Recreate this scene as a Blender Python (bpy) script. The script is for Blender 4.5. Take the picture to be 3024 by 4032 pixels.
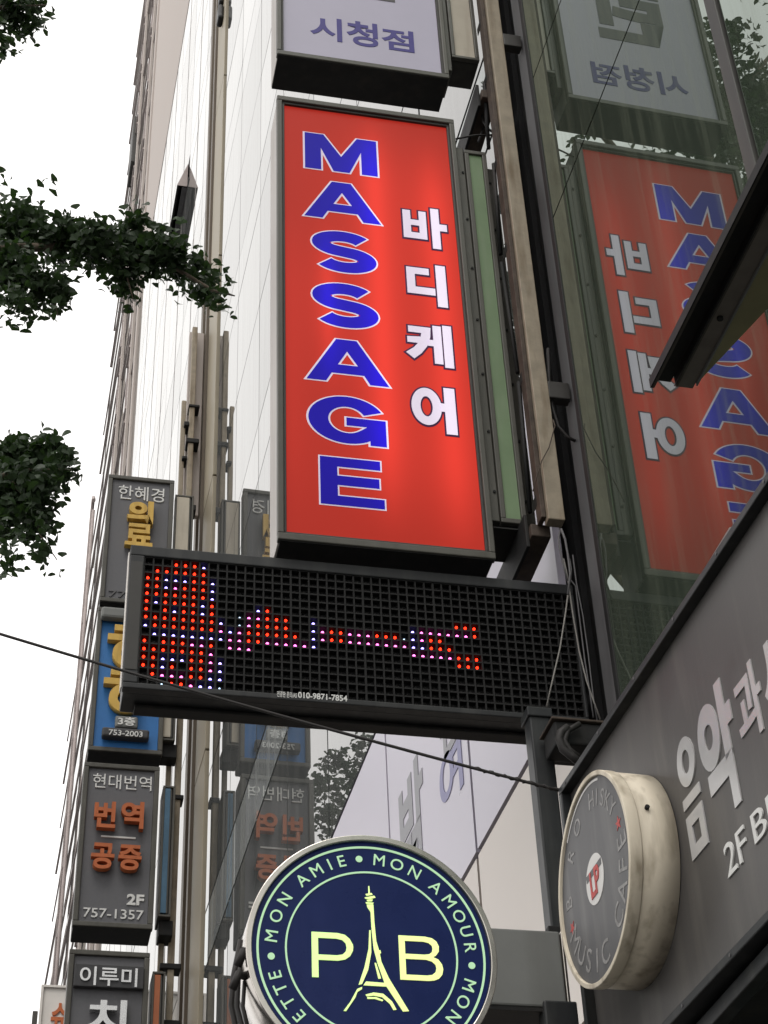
import bpy, bmesh, math, random
from math import radians, sin, cos, pi
from mathutils import Vector, Matrix

random.seed(11)
for o in list(bpy.data.objects):
    bpy.data.objects.remove(o)
SC = bpy.context.scene
COL = SC.collection

# ------------------------------------------------------------------ camera
FPX, CX, CY, CAMZ = 7016.0, 1512.0, 2016.0, 1.6
YAW, PITCH, ROLL = 0.25186, 0.668925, -0.0488327
_f = Vector((sin(YAW)*cos(PITCH), cos(YAW)*cos(PITCH), sin(PITCH)))
_r0 = Vector((cos(YAW), -sin(YAW), 0))
_u0 = _r0.cross(_f)
CR = _r0*cos(ROLL) + _u0*sin(ROLL)
CU = -_r0*sin(ROLL) + _u0*cos(ROLL)
CAM = Vector((0, 0, CAMZ))
cd = bpy.data.cameras.new('camera')
cam = bpy.data.objects.new('camera', cd)
COL.objects.link(cam)
cam.matrix_world = Matrix(((CR.x, CU.x, -_f.x, 0), (CR.y, CU.y, -_f.y, 0), (CR.z, CU.z, -_f.z, CAMZ), (0, 0, 0, 1)))
cd.sensor_fit = 'VERTICAL'
cd.sensor_height = 24.0
cd.lens = FPX/4032*24.0
cd.clip_start = 0.05
cd.clip_end = 3000
SC.camera = cam

# ------------------------------------------------------------------ sky, sun, exposure
SUN_EL, SUN_AZ = radians(58), radians(200)
W = bpy.data.worlds.new('World')
SC.world = W
W.use_nodes = True
nt = W.node_tree
bg = nt.nodes['Background']
sky = nt.nodes.new('ShaderNodeTexSky')
sky.sky_type = 'NISHITA'
sky.sun_disc = False
sky.sun_elevation = SUN_EL
sky.sun_rotation = SUN_AZ
sky.dust_density = 6.0
sky.air_density = 1.5
hsv = nt.nodes.new('ShaderNodeHueSaturation')
hsv.inputs['Saturation'].default_value = 0.12
mx = nt.nodes.new('ShaderNodeMix')
mx.data_type = 'RGBA'
mx.inputs['Factor'].default_value = 0.75
mx.inputs['B'].default_value = (17.6, 17.2, 16.9, 1)       # closed cloud cover
nt.links.new(sky.outputs[0], hsv.inputs['Color'])
nt.links.new(hsv.outputs[0], mx.inputs['A'])
nt.links.new(mx.outputs['Result'], bg.inputs['Color'])
bg.inputs['Strength'].default_value = 0.1
sl = bpy.data.lights.new('sun', 'SUN')
sl.energy = 0.8
sl.angle = radians(25)
sl.color = (1.0, 0.96, 0.9)
so = bpy.data.objects.new('sun', sl)
COL.objects.link(so)
so.rotation_euler = (pi/2 - SUN_EL, 0, pi - SUN_AZ)
so.location = (0, -5, 60)
SC.view_settings.view_transform = 'Standard'
SC.view_settings.look = 'None'
SC.view_settings.exposure = 0.15
SC.view_settings.gamma = 1.0
SC.view_settings.use_curve_mapping = False
SC.cycles.max_bounces = 8
SC.cycles.glossy_bounces = 5

# ------------------------------------------------------------------ materials
MATS = {}

def mat(name, col, rough=0.5, metal=0.0, spec=0.22, var=0.0, vscale=6.0, grime=None, bump=0.0, stretch=None, emit=None, estr=0.0):
    """procedural surface: colour with two scales of noise, optional dirt streaks, fine bump"""
    m = bpy.data.materials.new(name)
    m.use_nodes = True
    n = m.node_tree
    b = n.nodes['Principled BSDF']
    b.inputs['Roughness'].default_value = rough
    b.inputs['Metallic'].default_value = metal
    b.inputs['Specular IOR Level'].default_value = spec
    b.inputs['Base Color'].default_value = (*col, 1)
    geo = n.nodes.new('ShaderNodeNewGeometry')
    mp = n.nodes.new('ShaderNodeMapping')
    n.links.new(geo.outputs['Position'], mp.inputs['Vector'])
    mp.inputs['Scale'].default_value = stretch or (1, 1, 1)
    out = None
    if var > 0:
        t = n.nodes.new('ShaderNodeTexNoise')
        t.inputs['Scale'].default_value = vscale
        t.inputs['Detail'].default_value = 6
        t.inputs['Roughness'].default_value = 0.65
        n.links.new(mp.outputs[0], t.inputs['Vector'])
        r = n.nodes.new('ShaderNodeValToRGB')
        lo = [max(0, c*(1-var)) for c in col]
        hi = [min(1, c*(1+var)) for c in col]
        r.color_ramp.elements[0].position = 0.28
        r.color_ramp.elements[1].position = 0.72
        r.color_ramp.elements[0].color = (*lo, 1)
        r.color_ramp.elements[1].color = (*hi, 1)
        n.links.new(t.outputs['Fac'], r.inputs['Fac'])
        out = r.outputs[0]
        rr = n.nodes.new('ShaderNodeMapRange')
        rr.inputs['To Min'].default_value = max(0.02, rough-0.12)
        rr.inputs['To Max'].default_value = min(1, rough+0.15)
        n.links.new(t.outputs['Fac'], rr.inputs['Value'])
        n.links.new(rr.outputs[0], b.inputs['Roughness'])
    if grime:
        g = n.nodes.new('ShaderNodeTexNoise')
        g.inputs['Scale'].default_value = grime[1]
        g.inputs['Detail'].default_value = 5
        m2 = n.nodes.new('ShaderNodeMapping')
        m2.inputs['Scale'].default_value = (1, 1, 0.12)
        n.links.new(geo.outputs['Position'], m2.inputs['Vector'])
        n.links.new(m2.outputs[0], g.inputs['Vector'])
        gr = n.nodes.new('ShaderNodeValToRGB')
        gr.color_ramp.elements[0].position = 0.5
        gr.color_ramp.elements[1].position = 0.75
        gr.color_ramp.elements[0].color = (0, 0, 0, 1)
        gr.color_ramp.elements[1].color = (grime[2],)*3 + (1,)
        n.links.new(g.outputs['Fac'], gr.inputs['Fac'])
        x = n.nodes.new('ShaderNodeMix')
        x.data_type = 'RGBA'
        x.inputs['B'].default_value = (*grime[0], 1)
        n.links.new(gr.outputs[0], x.inputs['Factor'])
        if out:
            n.links.new(out, x.inputs['A'])
        else:
            x.inputs['A'].default_value = (*col, 1)
        out = x.outputs['Result']
    if out:
        n.links.new(out, b.inputs['Base Color'])
    if bump > 0:
        t2 = n.nodes.new('ShaderNodeTexNoise')
        t2.inputs['Scale'].default_value = 90
        n.links.new(geo.outputs['Position'], t2.inputs['Vector'])
        bp = n.nodes.new('ShaderNodeBump')
        bp.inputs['Strength'].default_value = bump
        bp.inputs['Distance'].default_value = 0.004
        n.links.new(t2.outputs['Fac'], bp.inputs['Height'])
        n.links.new(bp.outputs[0], b.inputs['Normal'])
    if emit:
        b.inputs['Emission Color'].default_value = (*emit, 1)
        b.inputs['Emission Strength'].default_value = estr
    MATS[name] = m
    return m


def glass_mat(name, tint, body, ior=1.6, dirt=0.1, dirtcol=(0.30, 0.31, 0.27), wob=0.0, ds=9.0, pane_var=0.0):
    """coated facade glass: mirror by Fresnel over a dark body, with rain streaks of dust"""
    m = bpy.data.materials.new(name)
    m.use_nodes = True
    n = m.node_tree
    for k in list(n.nodes):
        if k.type != 'OUTPUT_MATERIAL':
            n.nodes.remove(k)
    out = [k for k in n.nodes if k.type == 'OUTPUT_MATERIAL'][0]
    gl = n.nodes.new('ShaderNodeBsdfGlossy')
    gl.inputs['Roughness'].default_value = 0.0
    oi = n.nodes.new('ShaderNodeObjectInfo')
    pr = n.nodes.new('ShaderNodeMapRange')                     # no two panes are coated alike
    pr.inputs['To Min'].default_value = 1.0 - pane_var
    n.links.new(oi.outputs['Random'], pr.inputs['Value'])
    vm = n.nodes.new('ShaderNodeVectorMath'); vm.operation = 'SCALE'
    vm.inputs[0].default_value = tint
    n.links.new(pr.outputs[0], vm.inputs['Scale'])
    n.links.new(vm.outputs[0], gl.inputs['Color'])
    df = n.nodes.new('ShaderNodeBsdfDiffuse')
    df.inputs['Color'].default_value = (*body, 1)
    fr = n.nodes.new('ShaderNodeFresnel')
    fr.inputs['IOR'].default_value = ior
    mix = n.nodes.new('ShaderNodeMixShader')
    n.links.new(fr.outputs[0], mix.inputs[0])
    n.links.new(df.outputs[0], mix.inputs[1])
    n.links.new(gl.outputs[0], mix.inputs[2])
    geo = n.nodes.new('ShaderNodeNewGeometry')
    mp = n.nodes.new('ShaderNodeMapping')
    mp.inputs['Scale'].default_value = (1, 1, 0.045)
    n.links.new(geo.outputs['Position'], mp.inputs['Vector'])
    t = n.nodes.new('ShaderNodeTexNoise')
    t.inputs['Scale'].default_value = ds
    t.inputs['Detail'].default_value = 7
    t.inputs['Roughness'].default_value = 0.75
    n.links.new(mp.outputs[0], t.inputs['Vector'])
    r = n.nodes.new('ShaderNodeValToRGB')
    r.color_ramp.elements[0].position = 0.47
    r.color_ramp.elements[0].color = (0.012, 0.012, 0.012, 1)
    r.color_ramp.elements[1].position = 0.72
    r.color_ramp.elements[1].color = (dirt, dirt, dirt, 1)
    n.links.new(t.outputs['Fac'], r.inputs['Fac'])
    d2 = n.nodes.new('ShaderNodeBsdfDiffuse')
    d2.inputs['Color'].default_value = (*dirtcol, 1)
    mix2 = n.nodes.new('ShaderNodeMixShader')
    n.links.new(r.outputs[0], mix2.inputs[0])
    n.links.new(mix.outputs[0], mix2.inputs[1])
    n.links.new(d2.outputs[0], mix2.inputs[2])
    if wob > 0:
        w = n.nodes.new('ShaderNodeTexNoise')
        w.inputs['Scale'].default_value = 0.9
        w.inputs['Detail'].default_value = 1
        n.links.new(geo.outputs['Position'], w.inputs['Vector'])
        bp = n.nodes.new('ShaderNodeBump')
        bp.inputs['Strength'].default_value = 1
        bp.inputs['Distance'].default_value = wob
        n.links.new(w.outputs['Fac'], bp.inputs['Height'])
        n.links.new(bp.outputs[0], gl.inputs['Normal'])
    n.links.new(mix2.outputs[0], out.inputs['Surface'])
    MATS[name] = m
    return m


def lit_mat(name, col, emit, tubes, base=0.35, gain=1.0, ax=(1, 0, 0)):
    """back-lit acrylic: emission from fluorescent tubes standing behind it at the given x positions"""
    m = mat(name, col, rough=0.4, spec=0.06)
    n = m.node_tree
    b = n.nodes['Principled BSDF']
    geo = n.nodes.new('ShaderNodeNewGeometry')
    sx = n.nodes.new('ShaderNodeSeparateXYZ')
    n.links.new(geo.outputs['Position'], sx.inputs[0])
    tot = None
    for (x0, wdt, amp, z0, z1) in tubes:
        s = n.nodes.new('ShaderNodeMath'); s.operation = 'SUBTRACT'; s.inputs[1].default_value = x0
        n.links.new(sx.outputs['X'], s.inputs[0])
        d = n.nodes.new('ShaderNodeMath'); d.operation = 'DIVIDE'; d.inputs[1].default_value = wdt
        n.links.new(s.outputs[0], d.inputs[0])
        p = n.nodes.new('ShaderNodeMath'); p.operation = 'MULTIPLY'
        n.links.new(d.outputs[0], p.inputs[0]); n.links.new(d.outputs[0], p.inputs[1])
        q = n.nodes.new('ShaderNodeMath'); q.operation = 'ADD'; q.inputs[1].default_value = 1.0
        n.links.new(p.outputs[0], q.inputs[0])
        v = n.nodes.new('ShaderNodeMath'); v.operation = 'DIVIDE'; v.inputs[0].default_value = amp
        n.links.new(q.outputs[0], v.inputs[1])
        za = n.nodes.new('ShaderNodeMapRange'); za.interpolation_type = 'SMOOTHSTEP'
        za.inputs['From Min'].default_value = z0-0.3; za.inputs['From Max'].default_value = z0+0.3
        n.links.new(sx.outputs['Z'], za.inputs['Value'])
        zb = n.nodes.new('ShaderNodeMapRange'); zb.interpolation_type = 'SMOOTHSTEP'
        zb.inputs['From Min'].default_value = z1+0.3; zb.inputs['From Max'].default_value = z1-0.3
        n.links.new(sx.outputs['Z'], zb.inputs['Value'])
        k = n.nodes.new('ShaderNodeMath'); k.operation = 'MULTIPLY'
        n.links.new(za.outputs[0], k.inputs[0]); n.links.new(zb.outputs[0], k.inputs[1])
        k2 = n.nodes.new('ShaderNodeMath'); k2.operation = 'MULTIPLY'
        n.links.new(v.outputs[0], k2.inputs[0]); n.links.new(k.outputs[0], k2.inputs[1])
        if tot is None:
            a = n.nodes.new('ShaderNodeMath'); a.operation = 'ADD'; a.inputs[1].default_value = base
            n.links.new(k2.outputs[0], a.inputs[0])
        else:
            a = n.nodes.new('ShaderNodeMath'); a.operation = 'ADD'
            n.links.new(k2.outputs[0], a.inputs[0]); n.links.new(tot, a.inputs[1])
        tot = a.outputs[0]
    g = n.nodes.new('ShaderNodeMath'); g.operation = 'MULTIPLY'; g.inputs[1].default_value = gain
    n.links.new(tot, g.inputs[0])
    b.inputs['Emission Color'].default_value = (*emit, 1)
    n.links.new(g.outputs[0], b.inputs['Emission Strength'])
    return m


mat('frame', (0.083, 0.08, 0.069), 0.42, var=0.18, vscale=5, grime=((0.05, 0.045, 0.035), 14, 0.5), bump=0.05)
mat('frame_dark', (0.046, 0.044, 0.041), 0.5, var=0.2, grime=((0.09, 0.085, 0.07), 11, 0.4))
mat('cabinet_side', (0.40, 0.37, 0.345), 0.4, var=0.08, vscale=3, grime=((0.27, 0.24, 0.2), 12, 0.6))
mat('black_steel', (0.015, 0.015, 0.015), 0.6, spec=0.15, var=0.35, vscale=9, grime=((0.04, 0.034, 0.028), 15, 0.4), bump=0.1)
mat('black_paint', (0.021, 0.0225, 0.024), 0.42, var=0.2, vscale=7, grime=((0.07, 0.07, 0.065), 18, 0.4))
mat('rust_steel', (0.06, 0.045, 0.035), 0.7, var=0.5, vscale=14, bump=0.2)
mat('beige_pole', (0.25, 0.213, 0.16), 0.6, var=0.22, vscale=10, grime=((0.12, 0.085, 0.05), 22, 0.8), bump=0.15)
mat('post_gray', (0.10, 0.098, 0.10), 0.5, var=0.15, grime=((0.05, 0.05, 0.05), 16, 0.5))
mat('green_acrylic', (0.135, 0.19, 0.108), 0.5, spec=0.3, var=0.15, vscale=3, grime=((0.19, 0.22, 0.16), 30, 0.4), emit=(0.2, 0.5, 0.12), estr=0.02)
mat('tan_acrylic', (0.42, 0.38, 0.31), 0.5, var=0.1, vscale=3, grime=((0.25, 0.22, 0.17), 20, 0.4))
mat('blue_acrylic', (0.06, 0.125, 0.19), 0.45, var=0.2, vscale=4)
mat('orange_acrylic', (0.36, 0.12, 0.055), 0.5, var=0.12, vscale=3)
mat('letter_gray', (0.085, 0.083, 0.085), 0.5)
mat('letter_violet', (0.06, 0.05, 0.21), 0.5)
mat('panel_gray', (0.115, 0.115, 0.122), 0.55, var=0.06, vscale=30, grime=((0.075, 0.075, 0.075), 9, 0.35), bump=0.1)
mat('panel_blue', (0.035, 0.155, 0.40), 0.5, var=0.12, vscale=3)
mat('plate_dark', (0.05, 0.05, 0.052), 0.5, var=0.1)
mat('gold', (0.56, 0.36, 0.08), 0.45, var=0.12, vscale=5, grime=((0.25, 0.14, 0.03), 12, 0.5))
mat('orange_letter', (0.42, 0.115, 0.04), 0.5, var=0.12, vscale=6, grime=((0.18, 0.045, 0.02), 12, 0.4))
mat('pale_letter', (0.62, 0.62, 0.60), 0.5, var=0.06)
mat('steel_letter', (0.52, 0.52, 0.52), 0.25, metal=0.8, var=0.1)
mat('cream_panel', (0.62, 0.59, 0.55), 0.5, var=0.05)
mat('led_plate', (0.02, 0.02, 0.021), 0.6)
mat('led_frame', (0.026, 0.027, 0.028), 0.5, var=0.2, vscale=9, grime=((0.075, 0.075, 0.07), 16, 0.4))
mat('led_grid', (0.019, 0.0188, 0.0188), 0.65, spec=0.12, var=0.15, vscale=20)
mat('led_unlit', (0.07, 0.068, 0.066), 0.3, spec=0.5)
mat('led_red', (0.5, 0.02, 0.01), 0.3, emit=(1.0, 0.022, 0.006), estr=5)
mat('led_blue', (0.5, 0.5, 0.8), 0.3, emit=(0.28, 0.22, 1.0), estr=7)
mat('led_pink', (0.6, 0.2, 0.5), 0.3, emit=(1.0, 0.12, 0.55), estr=6)
mat('led_dim', (0.4, 0.5, 0.6), 0.3, emit=(0.55, 0.75, 1.0), estr=2.2)
mat('navy', (0.007, 0.014, 0.065), 0.28, spec=0.14, var=0.12, vscale=9, grime=((0.016, 0.024, 0.085), 14, 0.5), emit=(0.008, 0.018, 0.10), estr=0.16)
mat('mint', (0.3, 0.5, 0.3), 0.4, emit=(0.58, 0.88, 0.55), estr=0.42)
mat('steel', (0.46, 0.43, 0.395), 0.18, metal=0.9, var=0.12, vscale=8, grime=((0.3, 0.27, 0.22), 14, 0.6))
mat('fascia', (0.074, 0.070, 0.067), 0.34, var=0.12, vscale=3, grime=((0.15, 0.14, 0.125), 16, 0.35), bump=0.04)
mat('drum_cream', (0.60, 0.54, 0.43), 0.5, var=0.06, vscale=7, grime=((0.20, 0.16, 0.105), 22, 0.75), bump=0.05)
mat('disc_gray', (0.082, 0.082, 0.085), 0.45, var=0.22, vscale=14, grime=((0.17, 0.165, 0.16), 20, 0.5))
mat('disc_white', (0.62, 0.61, 0.59), 0.5, var=0.1)
mat('disc_worn', (0.25, 0.245, 0.24), 0.6, var=0.45, vscale=45)
mat('disc_red', (0.42, 0.05, 0.045), 0.5, var=0.2, vscale=20)
mat('box_gray', (0.165, 0.17, 0.162), 0.55, var=0.08, vscale=5, grime=((0.11, 0.11, 0.10), 9, 0.4))
mat('cable', (0.028, 0.026, 0.025), 0.55)
mat('cable_pale', (0.20, 0.19, 0.175), 0.5)
mat('pillar_tan', (0.285, 0.25, 0.185), 0.5, var=0.1, vscale=2, grime=((0.27, 0.23, 0.16), 3, 0.5))
mat('pillar_brown', (0.10, 0.078, 0.055), 0.5, var=0.12, vscale=2)
mat('pillar_gray', (0.16, 0.165, 0.162), 0.4, var=0.08, vscale=2, grime=((0.3, 0.3, 0.28), 3, 0.4))
mat('clad_beige', (0.38, 0.335, 0.305), 0.6, var=0.05, vscale=1.5)
mat('far_white', (0.74, 0.71, 0.69), 0.5, var=0.05, vscale=0.5)
mat('far_fin', (0.34, 0.29, 0.275), 0.5, var=0.15)
mat('joint', (0.016, 0.016, 0.017), 0.8)
mat('joint_pale', (0.10, 0.092, 0.088), 0.7, var=0.2)
mat('joint_faint', (0.27, 0.25, 0.24), 0.7, var=0.3, vscale=0.7)
mat('film_lavender', (0.48, 0.455, 0.53), 0.3, spec=0.4, var=0.06, vscale=1.2)
mat('film_cream', (0.585, 0.53, 0.48), 0.35, spec=0.4, var=0.05, vscale=1.2)
mat('film_gray', (0.25, 0.25, 0.27), 0.4)
mat('film_blue', (0.21, 0.205, 0.36), 0.4)
mat('channel_gray', (0.12, 0.115, 0.10), 0.45, var=0.15, vscale=12, grime=((0.2, 0.19, 0.17), 20, 0.3))
mat('soffit_brown', (0.15, 0.13, 0.115), 0.5, var=0.12, grime=((0.07, 0.06, 0.05), 12, 0.5))
mat('olive_plate', (0.235, 0.215, 0.12), 0.45, var=0.15)
mat('channel', (0.065, 0.057, 0.05), 0.5, var=0.2, vscale=8, grime=((0.03, 0.028, 0.024), 12, 0.5))
mat('asphalt', (0.04, 0.04, 0.041), 0.85, var=0.25, vscale=30, bump=0.3)
mat('paving', (0.11, 0.105, 0.10), 0.8, var=0.15, vscale=4, bump=0.2)
mat('bark', (0.13, 0.105, 0.08), 0.9, var=0.35, vscale=12, bump=0.6)
mat('leaf', (0.030, 0.049, 0.024), 0.45, var=0.35, vscale=3.0)
mat('red_edge', (0.05, 0.008, 0.06), 0.5, spec=0.2)
glass_mat('glass_dark', (0.90, 1.0, 0.93), (0.034, 0.044, 0.033), ior=2.3, dirt=0.22, dirtcol=(0.20, 0.225, 0.165), ds=16.0)
glass_mat('glass_far', (0.99, 0.99, 0.98), (0.075, 0.08, 0.078), ior=1.75, dirt=0.12, dirtcol=(0.5, 0.48, 0.46), wob=0.0006, ds=4, pane_var=0.15)
glass_mat('spandrel', (0.95, 0.98, 0.97), (0.21, 0.22, 0.217), ior=1.5, dirt=0.35, dirtcol=(0.33, 0.34, 0.33), ds=5)
# leaf lets light through
n = MATS['leaf'].node_tree
tr = n.nodes.new('ShaderNodeBsdfTranslucent')
tr.inputs['Color'].default_value = (0.05, 0.105, 0.02, 1)
ms = n.nodes.new('ShaderNodeMixShader')
ms.inputs[0].default_value = 0.22
n.links.new(n.nodes['Principled BSDF'].outputs[0], ms.inputs[1])
n.links.new(tr.outputs[0], ms.inputs[2])
n.links.new(ms.outputs[0], n.nodes['Material Output'].inputs['Surface'])

# ------------------------------------------------------------------ geometry helpers
Z = Vector((0, 0, 1))


def ray(p):
    return CR*((p[0]-CX)/FPX) + CU*(-(p[1]-CY)/FPX) + _f


class Pl:
    """a real plane in the place: origin, right, up, normal towards the viewer's side"""
    def __init__(s, o, ux, n, uy=None):
        s.o, s.ux, s.n = Vector(o), Vector(ux).normalized(), Vector(n).normalized()
        s.uy = uy or Z

    def hit(s, p):
        r = ray(p)
        return CAM + r*((s.o-CAM).dot(s.n)/r.dot(s.n))

    def uv(s, p):
        d = s.hit(p) - s.o
        return d.dot(s.ux), d.dot(s.uy)

    def at(s, u, v, k=0.0):
        return s.o + s.ux*u + s.uy*v + s.n*k

    def shift(s, k):
        return Pl(s.o+s.n*k, s.ux, s.n, s.uy)

    def box(s, pts):
        q = [s.uv(p) for p in pts]
        return min(a for a, b in q), max(a for a, b in q), min(b for a, b in q), max(b for a, b in q)


AX = 0.018751                                   # the projecting signs stand 1.1 degrees off square


def sign_plane(D, ax=AX):
    nn = Vector((-sin(ax), -cos(ax), 0))
    return Pl(CAM - nn*D, (cos(ax), -sin(ax), 0), nn)


XF = 1.98
FAC = Pl((XF, 0, 0), (0, -1, 0), (-1, 0, 0))    # the common facade line of the street


def c(x0, y0, s, pts):
    """points read off an enlarged detail of the photograph -> pixel coordinates"""
    return [(x0 + a/s, y0 + b/s) for a, b in pts]


def root(name, loc, label, cat, group=None):
    o = bpy.data.objects.new(name, None)
    o.empty_display_size = 0.2
    COL.objects.link(o)
    o.location = loc
    o['label'] = label
    o['category'] = cat
    if group:
        o['group'] = group
    return o


def origin_of(o):
    v = Vector((0, 0, 0))
    while o is not None:
        v += o.location
        o = o.parent
    return v


def link(name, me, m, parent=None, bevel=0.0, stuff=False):
    o = bpy.data.objects.new(name, me)
    COL.objects.link(o)
    if m is not None:
        me.materials.clear()
        me.materials.append(MATS[m])
    if parent is not None:
        o.parent = parent
    if bevel:
        b = o.modifiers.new('bevel', 'BEVEL')
        b.width = bevel
        b.segments = 2
        b.limit_method = 'ANGLE'
        b.harden_normals = False
    if stuff:
        o['kind'] = 'stuff'
    return o


class MB:
    def __init__(s):
        s.v, s.f, s.smooth = [], [], []

    def poly(s, pts, flip=False):
        i = len(s.v)
        s.v += [Vector(p) for p in pts]
        s.f.append(list(range(i, i+len(pts))))
        s.smooth.append(False)

    def hexa(s, p):
        """eight corners: bottom ring 0-3, top ring 4-7"""
        i = len(s.v)
        s.v += [Vector(q) for q in p]
        for f in ((3, 2, 1, 0), (4, 5, 6, 7), (0, 1, 5, 4), (1, 2, 6, 5), (2, 3, 7, 6), (3, 0, 4, 7)):
            s.f.append([i+k for k in f]); s.smooth.append(False)
        return s

    def pbox(s, P, u0, u1, v0, v1, k0, k1):
        a = P.at
        return s.hexa([a(u0, v0, k0), a(u1, v0, k0), a(u1, v0, k1), a(u0, v0, k1),
                       a(u0, v1, k0), a(u1, v1, k0), a(u1, v1, k1), a(u0, v1, k1)])

    def bx(s, x0, x1, y0, y1, z0, z1):
        return s.hexa([(x0, y0, z0), (x1, y0, z0), (x1, y1, z0), (x0, y1, z0), (x0, y0, z1), (x1, y0, z1), (x1, y1, z1), (x0, y1, z1)])

    def frame(s, P, u0, u1, v0, v1, w, k0, k1, wv=None):
        """four mitre-free members, butted"""
        wv = wv or w
        s.pbox(P, u0, u1, v1-wv, v1, k0, k1)
        s.pbox(P, u0, u1, v0, v0+wv, k0, k1)
        s.pbox(P, u0, u0+w, v0+wv, v1-wv, k0, k1)
        s.pbox(P, u1-w, u1, v0+wv, v1-wv, k0, k1)
        return s

    def prism(s, P, pts, k0, k1):
        i = len(s.v)
        m = len(pts)
        s.v += [P.at(u, v, k0) for u, v in pts] + [P.at(u, v, k1) for u, v in pts]
        s.f.append([i+k for k in range(m)][::-1]); s.f.append([i+m+k for k in range(m)])
        s.smooth += [False, False]
        for k in range(m):
            s.f.append([i+k, i+(k+1) % m, i+m+(k+1) % m, i+m+k]); s.smooth.append(False)
        return s

    def tube(s, pts, r, seg=8, r1=None, caps=True):
        pts = [Vector(p) for p in pts]
        i0 = len(s.v)
        prev = None
        for k, p in enumerate(pts):
            a = pts[max(0, k-1)]; b = pts[min(len(pts)-1, k+1)]
            t = (b-a).normalized()
            if prev is None:
                e = t.cross(Z)
                if e.length < 0.05:
                    e = t.cross(Vector((1, 0, 0)))
                e.normalize()
            else:
                e = (prev - t*prev.dot(t)).normalized()
            prev = e
            g = t.cross(e)
            rr = r if r1 is None else r + (r1-r)*k/(len(pts)-1)
            for q in range(seg):
                an = 2*pi*q/seg
                s.v.append(p + e*(cos(an)*rr) + g*(sin(an)*rr))
        for k in range(len(pts)-1):
            for q in range(seg):
                a = i0+k*seg+q; b = i0+k*seg+(q+1) % seg
                s.f.append([a, b, b+seg, a+seg]); s.smooth.append(True)
        if caps:
            s.f.append([i0+q for q in range(seg)][::-1]); s.smooth.append(False)
            l = i0+(len(pts)-1)*seg
            s.f.append([l+q for q in range(seg)]); s.smooth.append(False)
        return s

    def ringband(s, P, cu, cv, r0, r1, k0, k1, seg=96, a0=0.0, a1=2*pi):
        """annulus with thickness, or a drum wall"""
        i0 = len(s.v)
        full = abs(a1-a0-2*pi) < 1e-6
        nseg = seg if full else seg+1
        for q in range(nseg):
            an = a0+(a1-a0)*q/seg
            for (r, k) in ((r0, k0), (r1, k0), (r1, k1), (r0, k1)):
                s.v.append(P.at(cu+cos(an)*r, cv+sin(an)*r, k))
        for q in range(seg):
            b = i0+4*q; d = i0+4*((q+1) % nseg)
            for e in range(4):
                g = (e+1) % 4
                s.f.append([b+e, d+e, d+g, b+g]); s.smooth.append(e in (1, 3))
        return s

    def disc(s, P, cu, cv, r, k0, k1, seg=72):
        pts = [(cu+cos(2*pi*q/seg)*r, cv+sin(2*pi*q/seg)*r) for q in range(seg)]
        i = len(s.f)
        s.prism(P, pts, k0, k1)
        for j in range(i+2, len(s.f)):
            s.smooth[j] = True
        return s

    def build(s, name, m, parent=None, bevel=0.0, stuff=False):
        o0 = origin_of(parent) if parent is not None else Vector((0, 0, 0))
        me = bpy.data.meshes.new(name)
        me.from_pydata([tuple(v-o0) for v in s.v], [], s.f)
        me.polygons.foreach_set('use_smooth', s.smooth)
        bm = bmesh.new(); bm.from_mesh(me)
        bmesh.ops.recalc_face_normals(bm, faces=bm.faces)
        bm.to_mesh(me); bm.free()
        return link(name, me, m, parent, bevel, stuff)


def cube_mesh(name, sx, sy, sz, b=0.0):
    bm = bmesh.new()
    bmesh.ops.create_cube(bm, size=1.0)
    for v in bm.verts:
        v.co.x *= sx; v.co.y *= sy; v.co.z *= sz
    if b:
        bmesh.ops.bevel(bm, geom=list(bm.edges), offset=b, segments=1, affect='EDGES')
    me = bpy.data.meshes.new(name)
    bm.to_mesh(me); bm.free()
    return me


# ------------------------------------------------------------------ lettering
_g = {}


def glyph(body, off=0.0):
    """outline of a glyph (or own polygons) as a solid of unit thickness"""
    key = (str(body), round(off, 4))
    if key in _g:
        return _g[key]
    if isinstance(body, str):
        cu = bpy.data.curves.new('lettering', 'FONT')
        cu.body = body
        cu.size = 1.0
    else:
        cu = bpy.data.curves.new('lettering', 'CURVE')
        cu.dimensions = '2D'
        for ring in body:
            sp = cu.splines.new('POLY')
            sp.points.add(len(ring)-1)
            for q, (x, y) in zip(sp.points, ring):
                q.co = (x, y, 0, 1)
            sp.use_cyclic_u = True
    cu.fill_mode = 'BOTH'
    cu.offset = off
    cu.extrude = 0.5
    cu.resolution_u = 6
    ob = bpy.data.objects.new('lettering', cu)
    COL.objects.link(ob)
    bpy.context.view_layer.update()
    me = bpy.data.meshes.new_from_object(ob.evaluated_get(bpy.context.evaluated_depsgraph_get()))
    vs = [tuple(v.co) for v in me.vertices]
    fs = [tuple(p.vertices) for p in me.polygons]
    bpy.data.objects.remove(ob); bpy.data.curves.remove(cu); bpy.data.meshes.remove(me)
    xs = [v[0] for v in vs]; ys = [v[1] for v in vs]
    _g[key] = (vs, fs, min(xs), max(xs), min(ys), max(ys))
    return _g[key]


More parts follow.
